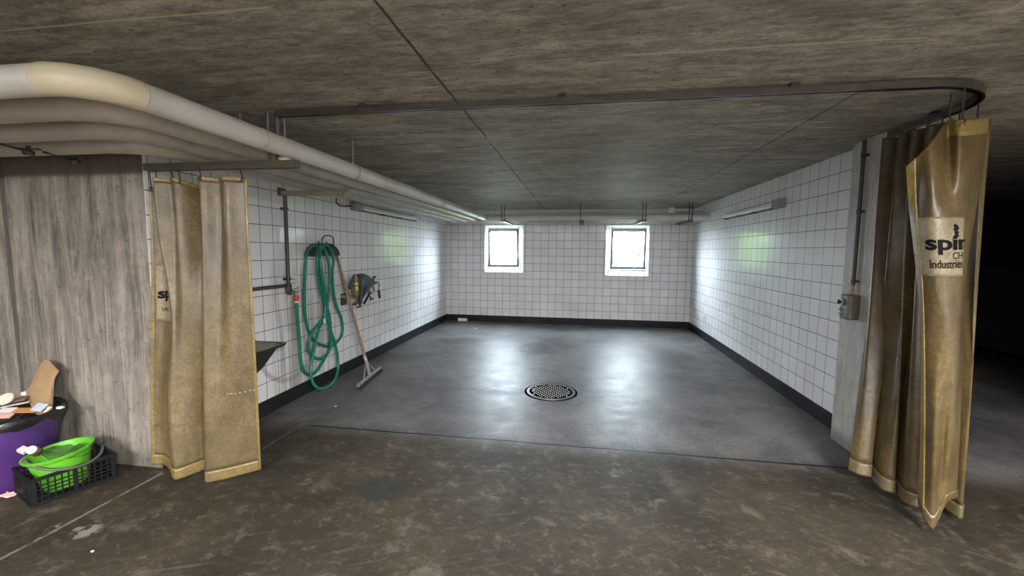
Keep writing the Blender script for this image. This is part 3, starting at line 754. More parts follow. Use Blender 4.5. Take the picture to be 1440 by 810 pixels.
obj('top_hem', SF.patch(2.9, 5, 0, .35, 30, 4, .003), M['hem'], cR, smooth=True, solid=.004)
obj('logo_panel', SF.patch(1.02, 4.12, 2.0, 2.98, 40, 16, .004), M['patch'], cR, smooth=True, solid=.002)
text_on(SF, 'logo_text', cR, 'spin', 1.50, 1.36, 2.55, .32, cut=1.345, bold=.03, sx=1.42, off=.008)
text_on(SF, 'logo_text', cR, 'Industries', 1.72, .46, 2.84, .19, cut=3.75, bold=.01, sx=1.28, off=.008)
text_on(SF, 'logo_text', cR, 'CH', 3.2, .36, 2.70, .15, bold=.0, sx=1.5, off=.008)
bm = bmesh.new()       # small flower-like emblem above the word
for q, (aa, bb_) in enumerate(((3.40, 2.17), (3.48, 2.20), (3.40, 2.23), (3.46, 2.28), (3.46, 2.33))):
    p = SF.at(aa, bb_)+SF.normal(aa, bb_)*.009; box(bm, p-Vector((.008, .001, .006)), p+Vector((.008, .001, .006)), Matrix.Rotation(.6, 3, 'Y'))
obj('emblem', bm, M['ink'], cR)

# ---------------------------------------------------------------- wall lamps (switched off)
def wall_lamp(xw, sgn, y0, y1, z, label):
    t = thing('wall_lamp', (xw, (y0+y1)/2, z-.05), label, 'wall lamp', 'fluorescent wall lamps')
    x1 = xw+sgn*.055
    obj('lamp_housing', B(((min(xw, x1), y0+.16, z-.028), (max(xw, x1), y1, z+.032))), M['lamp_white'], t, bevel=.008)
    obj('end_cap', B(((min(xw, xw+sgn*.075), y0, z-.045), (max(xw, xw+sgn*.075), y0+.16, z+.05))), M['lamp_grey'], t, bevel=.01)
    obj('shadow_strip', B(((min(xw, xw+sgn*.03), y0+.14, z+.032), (max(xw, xw+sgn*.03), y1+.01, z+.044)), ((min(xw, xw+sgn*.03), y0+.14, z-.040), (max(xw, xw+sgn*.03), y1+.01, z-.028))), M['iron'], t)  # dark strips standing in for the shadow lines along the housing
    obj('lamp_tube', TB([(xw+sgn*.068, y0+.16, z-.012), (xw+sgn*.068, y1-.03, z-.012)], .019, 14), M['lamp_white'], t, smooth=True)
    for k in range(4):
        yy = y0+.2+k*(y1-y0-.25)/3
        obj('diffuser_clip', B(((min(xw, xw+sgn*.07), yy-.012, z-.045), (max(xw, xw+sgn*.07), yy+.012, z-.028))), M['iron'], t)
    return t
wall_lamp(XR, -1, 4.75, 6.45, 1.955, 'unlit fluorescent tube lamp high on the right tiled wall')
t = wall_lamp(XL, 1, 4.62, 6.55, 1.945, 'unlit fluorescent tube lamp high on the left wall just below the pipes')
obj('cable', TB(cr([(XL+.02, 4.62, 1.95), (XL+.012, 4.50, 1.93), (XL+.012, 4.38, 1.93), (XL+.012, 4.33, 1.96), (XL+.03, 4.3, 2.0)], 6), .007, 8), M['iron'], t)

# ---------------------------------------------------------------- water pipe, tap
wp = thing('water_pipe', (XL, 3.42, 1.05), 'grey steel water pipe running down the left tiled wall to the tap', 'water pipe')
xo = XL+.045
obj('riser', TB([(xo, 3.46, 1.93), (xo, 3.46, 1.12)], .016, 14), M['conduit'], wp, smooth=True)
obj('branch', TB([(xo, 3.46, 1.11), (xo, 2.30, 1.115)], .015, 12), M['conduit'], wp, smooth=True)
for zz in (1.80, 1.17):
    bm = bmesh.new(); lathe(bm, [(.024, -.01), (.024, .01)], (xo, 3.46, zz), 14); box(bm, (XL, 3.445, zz-.008), (xo, 3.475, zz+.008)); tube(bm, [(xo, 3.44, zz), (xo, 3.40, zz)], .010, 8); obj('pipe_clip', bm, M['iron'], wp)
bm = bmesh.new(); lathe(bm, [(.02, -.05), (.028, -.035), (.028, .03), (.02, .045)], (xo, 3.46, 1.08), 14); obj('tee_fitting', bm, M['conduit'], wp, smooth=True)
tp = thing('tap', (xo, 3.54, 1.0), 'small silver wall tap with a white back plate and red hose coupling', 'tap')
obj('back_plate', B(((XL, 3.50, 1.06), (XL+.006, 3.64, 1.20))), M['white'], tp, bevel=.002)
bm = bmesh.new(); tube(bm, cr([(xo, 3.46, 1.05), (xo+.004, 3.475, 1.03), (xo+.02, 3.49, 1.045), (xo+.042, 3.495, 1.04), (xo+.05, 3.497, 1.01)], 6), .013, 12); obj('spout', bm, M['galv'], tp, smooth=True)
bm = bmesh.new(); bar(bm, (xo+.02, 3.49, 1.065), (xo+.04, 3.55, 1.085), .014, .008); tube(bm, [(xo+.02, 3.49, 1.045), (xo+.02, 3.49, 1.07)], .008, 10); obj('lever', bm, M['galv'], tp)
for k in range(4):
    p = (XL+.008, 3.52+.03*(k % 2)+.04, 1.12+.035*(k//2)); bm = bmesh.new(); lathe(bm, [(.006, -.003), (.006, .004)], p, 8, 'x'); obj('screw', bm, M['iron'], tp)
bm = bmesh.new(); lathe(bm, [(.017, -.035), (.021, -.03), (.021, .015), (.016, .022)], (xo+.05, 3.497, .995), 14); obj('hose_coupling', bm, M['red'], tp, smooth=True)
bm = bmesh.new(); lathe(bm, [(.0195, -.012), (.0215, -.010), (.0215, .004), (.0195, .006)], (xo+.05, 3.497, .957), 14); obj('collar', bm, M['white'], tp)

# ---------------------------------------------------------------- hose holder and hose
hh = thing('hose_holder', (XL, 4.06, 1.33), 'dark half-round hose holder with two pegs and a wire loop on the left tiled wall', 'hose holder')
bm = bmesh.new(); n = 14; ring = []
yc, zc, w2, hgt = 3.965, 1.375, .205, .20
for x_ in (XL+.002, XL+.13):
    r_ = []
    for k in range(n+1):
        a = PI*k/n; r_.append(bm.verts.new((x_, yc-w2*math.cos(a), zc+hgt*math.sin(a)*.62)))
    ring.append(r_)
for k in range(n): bm.faces.new((ring[0][k], ring[0][k+1], ring[1][k+1], ring[1][k]))
bm.faces.new(ring[1])
obj('saddle', bm, M['holder'], hh, smooth=False, solid=.006)
for yy in (3.80, 3.93):
    bm = bmesh.new(); tube(bm, [(XL+.10, yy+.02, 1.42), (XL+.13, yy, 1.49), (XL+.135, yy, 1.52)], .008, 8); obj('peg', bm, M['iron'], hh)
bm = bmesh.new(); q = [atX(u, v, XL+.14) for u, v in ((466, 352), (469, 342), (468, 334), (461, 331), (454, 334), (453, 344), (455, 352))]
tube(bm, cr(q, 6), .006, 8); obj('wire_loop', bm, M['iron'], hh, smooth=True)
xs = XL
def H(u, v, off): return atX(u, v, XL+off)
ho = [Vector((xo+.05, 3.497, .97)), H(418, 440, .09), H(421, 475, .07), H(423, 505, .07), H(427, 521, .07), H(436, 527, .07), H(446, 521, .08), H(456, 505, .09), H(463, 490, .10), H(464.5, 470, .10), H(464, 450, .10), H(459, 425, .11), H(455, 400, .13), H(451, 370, .15),
      H(449, 353, .16), H(446, 346, .13), H(440, 346, .12), H(433, 352, .14), H(430, 364, .16), H(428.5, 390, .14), H(428.5, 430, .11), H(431, 455, .09), H(438, 474, .08), H(450, 484, .08), H(464, 487, .08), H(475, 480, .08), H(481.5, 467, .08), H(480, 448, .09), H(472, 427, .10), H(468, 405, .12), H(467, 385, .14), H(469, 366, .16),
      H(466, 352, .16), H(459, 345, .14), H(452, 346, .13), H(447, 354, .17), H(446, 372, .18), H(450, 400, .16), H(455, 425, .14), H(460, 448, .13), H(468, 474, .12), H(474, 497, .13), H(475, 522, .15), H(467, 539, .17), H(453, 547, .18), H(441, 540, .17), H(437, 520, .15), H(442, 490, .14), H(449, 462, .13), H(457, 445, .135), H(461, 425, .15), H(463, 400, .17), H(463, 375, .18), H(459, 357, .18),
      H(455, 349, .15), H(451, 350, .15), H(450, 358, .20), H(451, 380, .21), H(455, 405, .19), H(457, 430, .17), H(457, 443, .16), H(449, 455, .15), H(440, 466, .14), H(435, 478, .13), H(434, 491, .12), H(440, 501, .12), H(450, 504, .12), H(460, 498, .13), H(465, 486, .145), H(464, 464, .16), H(460, 446, .18), H(457, 430, .195)]
hs = thing('garden_hose', (XL+.12, 4.0, .1), 'green garden hose hanging in coils from the dark wall holder', 'hose')
obj('hose_line', TB(cr(ho, 7), .0145, 10), M['hose'], hs, smooth=True)
p0, p1 = H(457, 430, .195), H(456.5, 448, .20)
obj('hose_end', TB([p1+Vector((0, 0, .0)), p1+(p1-p0)*.35], .0115, 10), M['white'], hs)
obj('hose_tail', TB([p0, p1], .0125, 10), M['hose'], hs, smooth=True)

# ---------------------------------------------------------------- squeegee leaning on the wall
sq = thing('floor_squeegee', (-2.25, 4.25, 0), 'long-handled floor squeegee leaning on the left wall beside the green hose', 'squeegee')
A, Bq = Vector((-2.20, 3.90, .045)), Vector((-2.285, 4.56, .045)); C = (A+Bq)/2
jt = Vector((-2.335, 4.33, .175)); htop = Vector((XL+.03, 4.25, 1.43))
obj('handle', TB([jt-(htop-jt).normalized()*.02, htop], [.017, .014], 12), M['wood'], sq, smooth=True)
obj('ferrule', TB([C+Vector((0, 0, .0)), jt, jt+(htop-jt).normalized()*.07], [.014, .020, .019], 12), M['alu'], sq, smooth=True)
bm = bmesh.new(); bar(bm, A, Bq, .035, .018)
dq = (Bq-A)
for k in range(9):
    p = A+dq*((k+.5)/9); bar(bm, p-dq*.035+Vector((0, 0, .016)), p+dq*.02+Vector((0, 0, .016)), .016, .014)
obj('squeegee_head', bm, M['alu'], sq)
for s_ in (.22, .78):
    bm = bmesh.new(); bar(bm, A+dq*s_+Vector((0, 0, .008)), jt+Vector((0, 0, .02)), .014, .006); obj('brace', bm, M['alu'], sq)
bm = bmesh.new(); off = Vector((.02, .003, 0)); bar(bm, A+off-Vector((0, 0, .022)), Bq+off-Vector((0, 0, .022)), .012, .045); obj('rubber_blade', bm, M['rubber'], sq)

# ---------------------------------------------------------------- swivelling valve unit with rag
vx = XL+.17
def V(u, v, o=.17): return atX(u, v, XL+o)
vt = thing('valve_unit', (XL, 4.6, .95), 'brass water valves under a dark blue rag, beside the squeegee handle', 'valve')
bm = bmesh.new(); bar(bm, V(480, 417, .03), V(509, 418, .17), .035, .035); obj('wall_arm', bm, M['brass'], vt)
p = V(482, 419, .0); obj('wall_plate', B(((XL, p.y-.05, p.z-.08), (XL+.02, p.y+.05, p.z+.05))), M['iron'], vt, bevel=.004)
bm = bmesh.new(); c0, c1 = V(500, 389), V(500, 412)
tube(bm, [c0, V(500.5, 395), V(501, 396), V(501, 401), V(501, 402), V(501.5, 412), V(502, 413)], [.03, .045, .06, .06, .048, .058, .05], 16); obj('valve_body', bm, M['brass'], vt, smooth=True)
bm = bmesh.new(); tube(bm, [V(500, 412), V(502, 424), V(499, 427)], [.022, .018, .026], 12); obj('outlet', bm, M['brass'], vt, smooth=True)
# rag draped over the body
def rag(grid, nm, th=.01):
    s = Sheet([[V(u, v, o) for u, v, o in r] for r in grid]); return obj(nm, s.patch(0, s.nc-1, 0, s.nr-1, 24, 24), M['rag'], vt, smooth=True, solid=th)
rag([[(501, 386, .12), (507, 385, .20), (514, 386, .22), (522, 391, .18), (527, 396, .12)],
     [(504, 393, .17), (508, 393, .25), (514, 393, .27), (520, 396, .22), (527, 399, .14)],
     [(505, 405, .17), (508, 406, .26), (513, 405, .22), (518, 403, .26), (523, 402, .16)],
     [(505, 418, .16), (507, 420, .24), (510, 417, .20), (514, 412, .23), (519, 407, .17)],
     [(504, 427, .16), (506, 429, .19), (507, 425, .20), (512, 417, .19), (517, 410, .16)]], 'rag')
rag([[(497, 387, .12), (499, 385, .16), (501, 389, .18)], [(493, 397, .13), (496, 397, .18), (498, 399, .19)], [(490, 404, .13), (492, 407, .16), (494, 404, .17)]], 'rag_corner', .008)
for (a_, b_, r_) in (((522, 402), (530, 397), .012), ((518, 408), (522, 412), .015), ((524, 400), (526, 410), .014)):
    obj('side_valve', TB([V(*a_), V(*b_)], r_, 10), M['galv'], vt, smooth=True)
bm = bmesh.new(); tube(bm, cr([V(527, 398), V(531, 397), V(533, 401), V(532.5, 408)], 4), .010, 10); obj('lever_arm', bm, M['galv'], vt, smooth=True)
obj('lever_grip', TB([V(532.5, 408), V(534, 419)], .016, 10), M['rubber'], vt, smooth=True)
for (u, v, nm) in ((526.5, 390, 'hand_knob'), (522.5, 421, 'hand_knob'), (498.5, 428, 'hand_knob'), (505, 432, 'hand_knob')):
    bm = bmesh.new(); p = V(u, v); tube(bm, [p-Vector((0, .035, -.004)), p+Vector((0, .035, .004))], .011, 8); tube(bm, [p, p+(V(516, 408)-p)*.35], .009, 8); obj(nm, bm, M['iron'], vt)
obj('side_valve', TB([V(512, 427), V(520, 412)], .014, 10), M['iron'], vt, smooth=True)

# ---------------------------------------------------------------- sink behind the left curtain
sk = thing('utility_sink', (-2.5, 2.75, .4), 'black utility sink on the left wall, half hidden behind the left curtain', 'sink')
bm = bmesh.new()
def ringr(x0, x1, y0, y1, z, r=.05, n=5):
    pts = []
    for cx, cy, a0 in ((x1-r, y1-r, 0), (x0+r, y1-r, PI/2), (x0+r, y0+r, PI), (x1-r, y0+r, 1.5*PI)):
        for k in range(n+1): a = a0+PI/2*k/n; pts.append((cx+r*math.cos(a), cy+r*math.sin(a), z))
    return pts
rz = .685
secs = [ringr(XL+.09, -2.50, 2.62, 2.90, .44, .04), ringr(XL+.06, -2.46, 2.55, 2.95, .49, .05), ringr(XL+.02, -2.36, 2.48, 3.0, rz-.035, .05), ringr(XL, -2.315, 2.45, 3.03, rz-.02, .05), ringr(XL, -2.305, 2.44, 3.04, rz, .05), ringr(XL+.01, -2.335, 2.46, 3.01, rz, .05)]
R_ = [[bm.verts.new(p) for p in s] for s in secs]; m_ = len(R_[0])
for i in range(len(R_)-1):
    for k in range(m_): bm.faces.new((R_[i][k], R_[i][(k+1) % m_], R_[i+1][(k+1) % m_], R_[i+1][k]))
bm.faces.new(R_[0][::-1]); obj('basin', bm, M['basin'], sk, smooth=False)
bm = bmesh.new(); secs = [ringr(XL+.014, -2.34, 2.465, 3.005, rz-.002, .05), ringr(XL+.03, -2.38, 2.50, 2.98, rz-.04, .05), ringr(XL+.09, -2.48, 2.6, 2.9, rz-.16, .05)]
R_ = [[bm.verts.new(p) for p in s] for s in secs]
for i in range(2):
    for k in range(m_): bm.faces.new((R_[i][k], R_[i][(k+1) % m_], R_[i+1][(k+1) % m_], R_[i+1][k]))
bm.faces.new(R_[-1]); obj('basin_lining', bm, M['basin_in'], sk)

# ---------------------------------------------------------------- switch box and conduit on the pillar
px = 1.985
cn = thing('conduit', (px-.015, 3.355, 1.2), 'dark vertical electric conduit on the right concrete pillar above the switch box', 'conduit')
obj('conduit_run', TB([(px-.02, 3.355, 2.235), (px-.02, 3.355, 1.215)], .0125, 12), M['conduit'], cn, smooth=True)
obj('cable', TB([(px-.02, 3.355, 1.215), (px-.025, 3.35, 1.15)], .006, 8), M['red'], cn)
for zz in (2.13, 1.74, 1.245):
    bm = bmesh.new(); lathe(bm, [(.0175, -.012), (.0175, .012)], (px-.02, 3.355, zz), 14); box(bm, (px-.02, 3.325, zz-.007), (px, 3.355, zz+.007)); c_ = obj('conduit_clip', bm, M['iron'], cn)
    bm = bmesh.new(); lathe(bm, [(.005, -.003), (.006, .003)], (px-.040, 3.36, zz), 8, 'x'); obj('clip_screw', bm, M['white'], c_)
sb = thing('switch_box', (px, 3.34, .97), 'olive grey rotary switch box on the right concrete pillar', 'switch box')
obj('box_body', B(((px-.075, 3.29, .97), (px, 3.40, 1.15))), M['switch'], sb, bevel=.014)
bm = bmesh.new(); lathe(bm, [(.026, 0), (.026, .012), (.019, .016), (.016, .016)], (px-.09, 3.365, 1.095), 18, 'x'); obj('knob_ring', bm, M['alu'], sb, smooth=True)
bm = bmesh.new(); lathe(bm, [(.013, 0), (.013, .022)], (px-.098, 3.365, 1.095), 14, 'x'); bar(bm, (px-.10, 3.365, 1.08), (px-.10, 3.365, 1.11), .008, .012, (1, 0, 0)); obj('rotary_knob', bm, M['rubber'], sb)
for zz in (1.04, 1.005): bm = bmesh.new(); lathe(bm, [(.010, 0), (.010, .014), (.006, .016)], (px-.088, 3.375, zz), 12, 'x'); obj('push_button', bm, M['lamp_grey'], sb, smooth=True)

# ---------------------------------------------------------------- floor drain
dr = thing('floor_drain', (-.24, 4.215, 0), 'round cast iron drain cover in the middle of the wet floor', 'drain')
dc = (-.243, 4.212, 0)
bm = bmesh.new(); lathe(bm, [(.255, .0), (.268, .003), (.272, .0015)], dc, 48)
bm2 = bmesh.new()
for prof in ([(.222, .0015), (.222, .006), (.248, .006), (.250, .0015)],):
    rings = []
    for r, z in prof: rings.append([bm2.verts.new((dc[0]+r*math.cos(2*PI*k/48), dc[1]+r*math.sin(2*PI*k/48), z)) for k in range(48)])
    for i in range(3):
        for k in range(48): bm2.faces.new((rings[i][k], rings[i][(k+1) % 48], rings[i+1][(k+1) % 48], rings[i+1][k]))
bm.free()
obj('drain_rim', bm2, M['metalrim'], dr)
bm = bmesh.new(); lathe(bm, [(.272, .0005), (.272, .0013)], dc, 48); obj('seal_ring', bm, M['pit'], dr)
bm = bmesh.new(); lathe(bm, [(.219, .0014), (.219, .0035)], dc, 48); plate = obj('drain_plate', bm, M['pit'], dr)
bm = bmesh.new(); s_ = .0275
for i in range(-9, 10):
    for j in range(-11, 12):
        x = (i+(j % 2)*.5)*s_*1.5; y = j*s_*1.02
        if x*x+y*y < .20**2: lathe(bm, [(.0075, 0), (.0065, .004)], (dc[0]+x, dc[1]+y, .0035), 8)
st = obj('drain_studs', bm, M['stud'], plate); st['kind'] = 'stuff'
for k in (0, 1):
    a = PI*.97+PI*k; c_ = Vector((dc[0]+.185*math.cos(a), dc[1]+.185*math.sin(a), .009)); bm = bmesh.new(); box(bm, c_-Vector((.01, .035, .005)), c_+Vector((.01, .035, 0))); obj('lift_slot', bm, M['metalrim'], dr)

# ---------------------------------------------------------------- small things on the floor
def lump(c, r, scl, mat, name, label, cat, jit=.12):
    bm = bmesh.new(); blob(bm, c, r, 2, jit, scl); return tag(obj(name, bm, mat, None, smooth=True), label, cat)
bm = bmesh.new(); q = Vector((-2.28, 8.15, .035)); tube(bm, [q-Vector((.09, 0, 0)), q+Vector((.09, 0, .0))], [.035, .035], 18)
cp = thing('plastic_cup', (q.x, q.y, 0), 'small white plastic cup lying on the floor at the far left corner', 'cup')
obj('cup_body', bm, M['white'], cp, smooth=True)
bm = bmesh.new(); tube(bm, [q+Vector((.088, 0, 0)), q+Vector((.097, 0, 0))], .0375, 18); obj('cup_rim', bm, M['white'], cp)
pz = atZ(8, 697, .004)
bm = bmesh.new()
Sx = Sheet([[(pz.x-.02+i*.02, pz.y-.045+j*.016+i*.008, .006+.012*((i*7+j*5) % 3)/2) for i in range(5)] for j in range(5)])
tag(obj('paper_scrap', Sx.patch(0, 4, 0, 4, 12, 12), M['pink'], None, smooth=True, solid=.0015), 'crumpled pink and white paper scrap on the floor left of the black crate', 'paper')
c_ = atZ(472, 571, .004); tag(obj('paper_crumb', B(((c_.x-.008, c_.y-.008, 0), (c_.x+.008, c_.y+.008, .006))), M['white']), 'tiny white crumb on the dark floor in front of the hose', 'crumb')
c_ = atZ(130, 775, .003); tag(obj('paper_crumb', B(((c_.x-.006, c_.y-.004, 0), (c_.x+.006, c_.y+.004, .005))), M['white']), 'tiny white crumb on the brown floor in the front left corner', 'crumb')
c_ = atZ(669, 462, .003); tag(obj('paper_crumb', B(((c_.x-.02, c_.y-.02, 0), (c_.x+.02, c_.y+.02, .006))), M['white']), 'tiny white crumb on the floor near the far wall, under the left window', 'crumb')

# ---------------------------------------------------------------- crate, bucket, bin
ex = Vector((.333, .943, 0)).normalized(); ey = Vector((-ex.y, ex.x, 0))
C0 = Vector((-2.955, 1.765, 0)); LX, LY, HZ = .36, .28, .16
ct = thing('plastic_crate', C0+ex*LX/2+ey*LY/2, 'black lattice plastic crate on the floor against the concrete wall, holding the green bucket', 'crate')
def cp_(a, b, z): return C0+ex*a+ey*b+Vector((0, 0, z))
def lattice(p0, dirv, L, nrm):
    bm = bmesh.new(); n = int(L/.03)
    def bx(a0, a1, z0, z1, th=.005): 
        A_, B_ = p0+dirv*a0+Vector((0, 0, (z0+z1)/2)), p0+dirv*a1+Vector((0, 0, (z0+z1)/2)); bar(bm, A_, B_, th, z1-z0)
    bx(0, L, .004, .020, .010); bx(0, L, HZ-.018, HZ, .014)
    for zz in (.042, .064, .086, .108): bx(.01, L-.01, zz, zz+.006)
    for k in range(n+1):
        a = .012+(L-.024)*k/n; p = p0+dirv*a; wd = .02 if k in (0, n, n//2) else .006
        bar(bm, p+Vector((0, 0, .01)), p+Vector((0, 0, HZ-.01)), wd if True else .006, .006, nrm)
    return bm
obj('side_panel', lattice(cp_(0, 0, 0), ex, LX, ey), M['crate'], ct)
obj('side_panel', lattice(cp_(0, LY, 0), ex, LX, ey), M['crate'], ct)
obj('end_panel', lattice(cp_(0, 0, 0), ey, LY, ex), M['crate'], ct)
obj('end_panel', lattice(cp_(LX, 0, 0), ey, LY, ex), M['crate'], ct)
bm = bmesh.new()
for k in range(9): bar(bm, cp_(.01, .02+k*(LY-.04)/8, .008), cp_(LX-.01, .02+k*(LY-.04)/8, .008), .014, .006)
for k in range(8): bar(bm, cp_(.02+k*(LX-.04)/7, .01, .008), cp_(.02+k*(LX-.04)/7, LY-.01, .008), .014, .0055)
obj('crate_floor', bm, M['crate'], ct)
bc = C0+ex*.18+ey*.14+Vector((0, 0, .02)); tl = Matrix.Rotation(math.radians(5), 3, 'X') @ Matrix.Rotation(math.radians(-5), 3, 'Y')
bk = thing('bucket', bc, 'lime green oval plastic bucket standing in the black crate', 'bucket')
bm = bmesh.new(); BR = .145; BH = .215
lathe(bm, [(0, .0), (BR*.66, .0), (BR*.68, .004), (BR*.93, BH-.03), (BR*.95, BH-.03), (BR*1.06, BH-.012), (BR*1.08, BH), (BR*1.0, BH), (BR*.90, BH-.025), (BR*.66, .012), (0, .008)], bc, 48, 'z', tl)
obj('bucket_body', bm, M['lime'], bk, smooth=True)
bm = bmesh.new(); hp = []
for k in range(17):
    a = PI*k/16; al = math.radians(-72)
    ax1 = ex; d_ = -ey
    p = ax1*(-BR*1.1*math.cos(a))+d_*(BR*1.12*math.sin(a))+Vector((0, 0, BH-.02-.055*math.sin(a)+.015*math.cos(a)))
    hp.append(bc+p)
tube(bm, hp, .008, 10); obj('handle', bm, M['grey_p'], bk, smooth=True)
for s_ in (-1, 1):
    bm = bmesh.new(); lathe(bm, [(.014, -.008), (.014, .008)], bc+ex*(s_*BR*1.08)+Vector((0, 0, BH-.02)), 12, 'y'); obj('handle_lug', bm, M['grey_p'], bk)
# things in the bucket
def lid(c, r, tilt, mat, name, label, cat, h=.012, rim=None):
    t_ = thing(name, c, label, cat); bm = bmesh.new(); lathe(bm, [(0, 0), (r, 0), (r, h), (r*.9, h+.002), (0, h+.002)], c, 28, 'z', tilt); obj('lid_disc' if 'lid' in name else 'plate_disc', bm, mat, t_, smooth=False)
    if rim: bm = bmesh.new(); lathe(bm, [(r*1.0, -.002), (r*1.05, -.002), (r*1.05, h), (r*1.0, h+.003)], c, 28, 'z', tilt); obj('rim', bm, rim, t_)
    return t_
Rt = lambda x, y: Matrix.Rotation(math.radians(x), 3, 'X') @ Matrix.Rotation(math.radians(y), 3, 'Y')
bt = bc+Vector((0, 0, BH))
j = thing('jar', bt+Vector((-.02, -.10, -.02)), 'dark jar with a white lid lying in the green bucket', 'jar')
jc = atZ(48, 634, .245)
bm = bmesh.new(); lathe(bm, [(.0, -.045), (.022, -.045), (.026, -.038), (.026, .016), (.021, .024)], jc, 24, 'z', Rt(50, 30)); obj('jar_body', bm, M['brownp'], j, smooth=True)
bm = bmesh.new(); lathe(bm, [(0, .024), (.023, .024), (.023, .034), (0, .036)], jc, 24, 'z', Rt(50, 30)); obj('jar_lid', bm, M['cream'], j)
c_ = atZ(33, 633, .25)
bm = bmesh.new(); box(bm, c_-Vector((.022, .018, .012)), c_+Vector((.022, .018, .012)), Rt(20, 25)); tag(obj('paper_box', bm, M['white'], None, bevel=.003), 'small white carton wedged at the left rim of the green bucket', 'carton')
bagc = bt+Vector((.0, .02, -.035)); pts = []
Sx = Sheet([[(bagc.x-.10+i*.045+random.uniform(-.01, .01), bagc.y-.09+j_*.045, bagc.z+random.uniform(0, .03)+.012*math.sin(i*2+j_)) for i in range(6)] for j_ in range(5)])
tag(obj('plastic_bag', Sx.patch(0, 5, 0, 4, 30, 26), M['clear'], None, smooth=True, solid=.001), 'crumpled clear plastic bag filling the right half of the green bucket', 'plastic bag')

# purple bin with liner
pc = Vector((-3.46, 1.955, 0)); PR = .27; PH = .425
pb = thing('waste_bin', pc, 'purple waste bin with black liner, full of rubbish, at the left wall', 'bin')
bm = bmesh.new(); lathe(bm, [(0, 0), (PR*.74, 0), (PR*.76, .006), (PR*.97, PH-.05), (PR*1.0, PH-.05), (PR*1.03, PH-.015), (PR*1.04, PH), (PR*.98, PH), (PR*.74, .02), (0, .015)], pc, 56); obj('bin_body', bm, M['purple'], pb, smooth=True)
bm = bmesh.new(); rings = []; rnd = random.Random(5)
for r, z, jz in ((PR*1.06, PH-.045, .012), (PR*1.075, PH-.01, .004), (PR*1.05, PH+.012, .004), (PR*.96, PH+.004, .006), (PR*.75, PH-.03, .012), (PR*.35, PH-.05, .01)):
    rings.append([bm.verts.new((pc.x+(r+rnd.uniform(-.004, .004))*math.cos(2*PI*k/64), pc.y+(r+rnd.uniform(-.004, .004))*math.sin(2*PI*k/64), z+rnd.uniform(-jz, jz)+(.0 if z > PH-.02 else .012*math.sin(k*.9)))) for k in range(64)])
for i in range(5):
    for k in range(64): bm.faces.new((rings[i][k], rings[i][(k+1) % 64], rings[i+1][(k+1) % 64], rings[i+1][k]))
bm.faces.new(rings[-1]); obj('bin_liner', bm, M['bag'], pb, smooth=True)
zt = PH
def onbin(u, v, z): return atZ(u, v, z)
cb = atY(68, 545, 2.14)
bm = bmesh.new(); Scb = Sheet([[atY(u, v, y) for u, v, y in r] for r in (
   [(50, 524, 2.20), (58, 512, 2.20), (66, 506, 2.20), (74, 512, 2.19), (83, 522, 2.17)],
   [(44, 540, 2.17), (54, 535, 2.16), (65, 532, 2.16), (73, 530, 2.16), (77, 533, 2.16)],
   [(38, 556, 2.12), (50, 553, 2.11), (62, 551, 2.12), (71, 550, 2.13), (75, 552, 2.14)],
   [(50, 582, 2.02), (58, 584, 2.02), (64, 585, 2.03), (70, 580, 2.06), (74, 574, 2.08)])])
bm.free()
tag(obj('cardboard_sheet', Scb.patch(0, 4, 0, 3, 24, 18), M['card'], None, solid=.005), 'torn brown cardboard sheet sticking up at the back of the purple bin', 'cardboard')
lid(atZ(8, 562, .49), .042, Rt(35, 10), M['cream'], 'round_lid', 'round white lid on the rubbish at the left edge of the purple bin', 'lid')
lid(atZ(52, 550, .475), .042, Rt(40, 20), M['clear'], 'round_lid', 'clear round plastic lid leaning on the cardboard in the purple bin', 'lid', .02, M['lamp_grey'])
lid(atZ(50, 562, .455), .045, Rt(10, -8), M['cream'], 'paper_plate', 'small cream paper plate folded below the clear lid in the purple bin', 'plate', .004)
def flat(u, v, z, sx, sy, mat, name, label, cat, rz_=0, rx=15, ry=5, th=.004):
    c = atZ(u, v, z); bm = bmesh.new(); r = Matrix.Rotation(math.radians(rz_), 3, 'Z') @ Rt(rx, ry); box(bm, c-Vector((sx/2, sy/2, th/2)), c+Vector((sx/2, sy/2, th/2)), r)
    return tag(obj(name, bm, mat, None, bevel=.001), label, cat)
flat(36, 577, .445, .11, .05, M['orange'], 'food_wrapper', 'orange printed wrapper at the front of the purple bin', 'wrapper', 25)
flat(56, 573, .452, .06, .055, M['paleblue'], 'blue_carton', 'pale blue and white carton beside the orange wrapper in the purple bin', 'carton', 10, 30, 10, .01)
flat(21, 569, .462, .13, .022, M['cream'], 'paper_strip', 'long cream paper strip across the rubbish in the purple bin', 'paper', 30, 5, -8)
flat(21, 563, .475, .12, .035, M['brownp'], 'dark_tray', 'dark brown tray on top of the rubbish in the purple bin', 'tray', 28, 15, -10, .015)
flat(12, 577, .45, .08, .03, M['white'], 'milk_carton', 'white carton at the left front of the purple bin', 'carton', 15, 20, 0, .02)
flat(5, 585, .44, .09, .035, M['pink'], 'meat_tray', 'pinkish wrapper hanging over the black liner at the left photo edge', 'wrapper', 15, 25, 0, .006)
flat(67, 576, .445, .02, .045, M['cream'], 'paper_tag', 'narrow cream paper slip between blue carton and cardboard', 'paper', 20, 30, 0)
lump(atZ(85, 573, .445), .018, (1.3, 1, .5), M['white'], 'tissue', 'small white tissue on the black liner at the right rim of the purple bin', 'tissue')
lump(atZ(38, 553, .46), .035, (1.2, .7, .5), M['cream'], 'crumpled_paper', 'crumpled cream paper behind the dark tray in the purple bin', 'paper', .25)

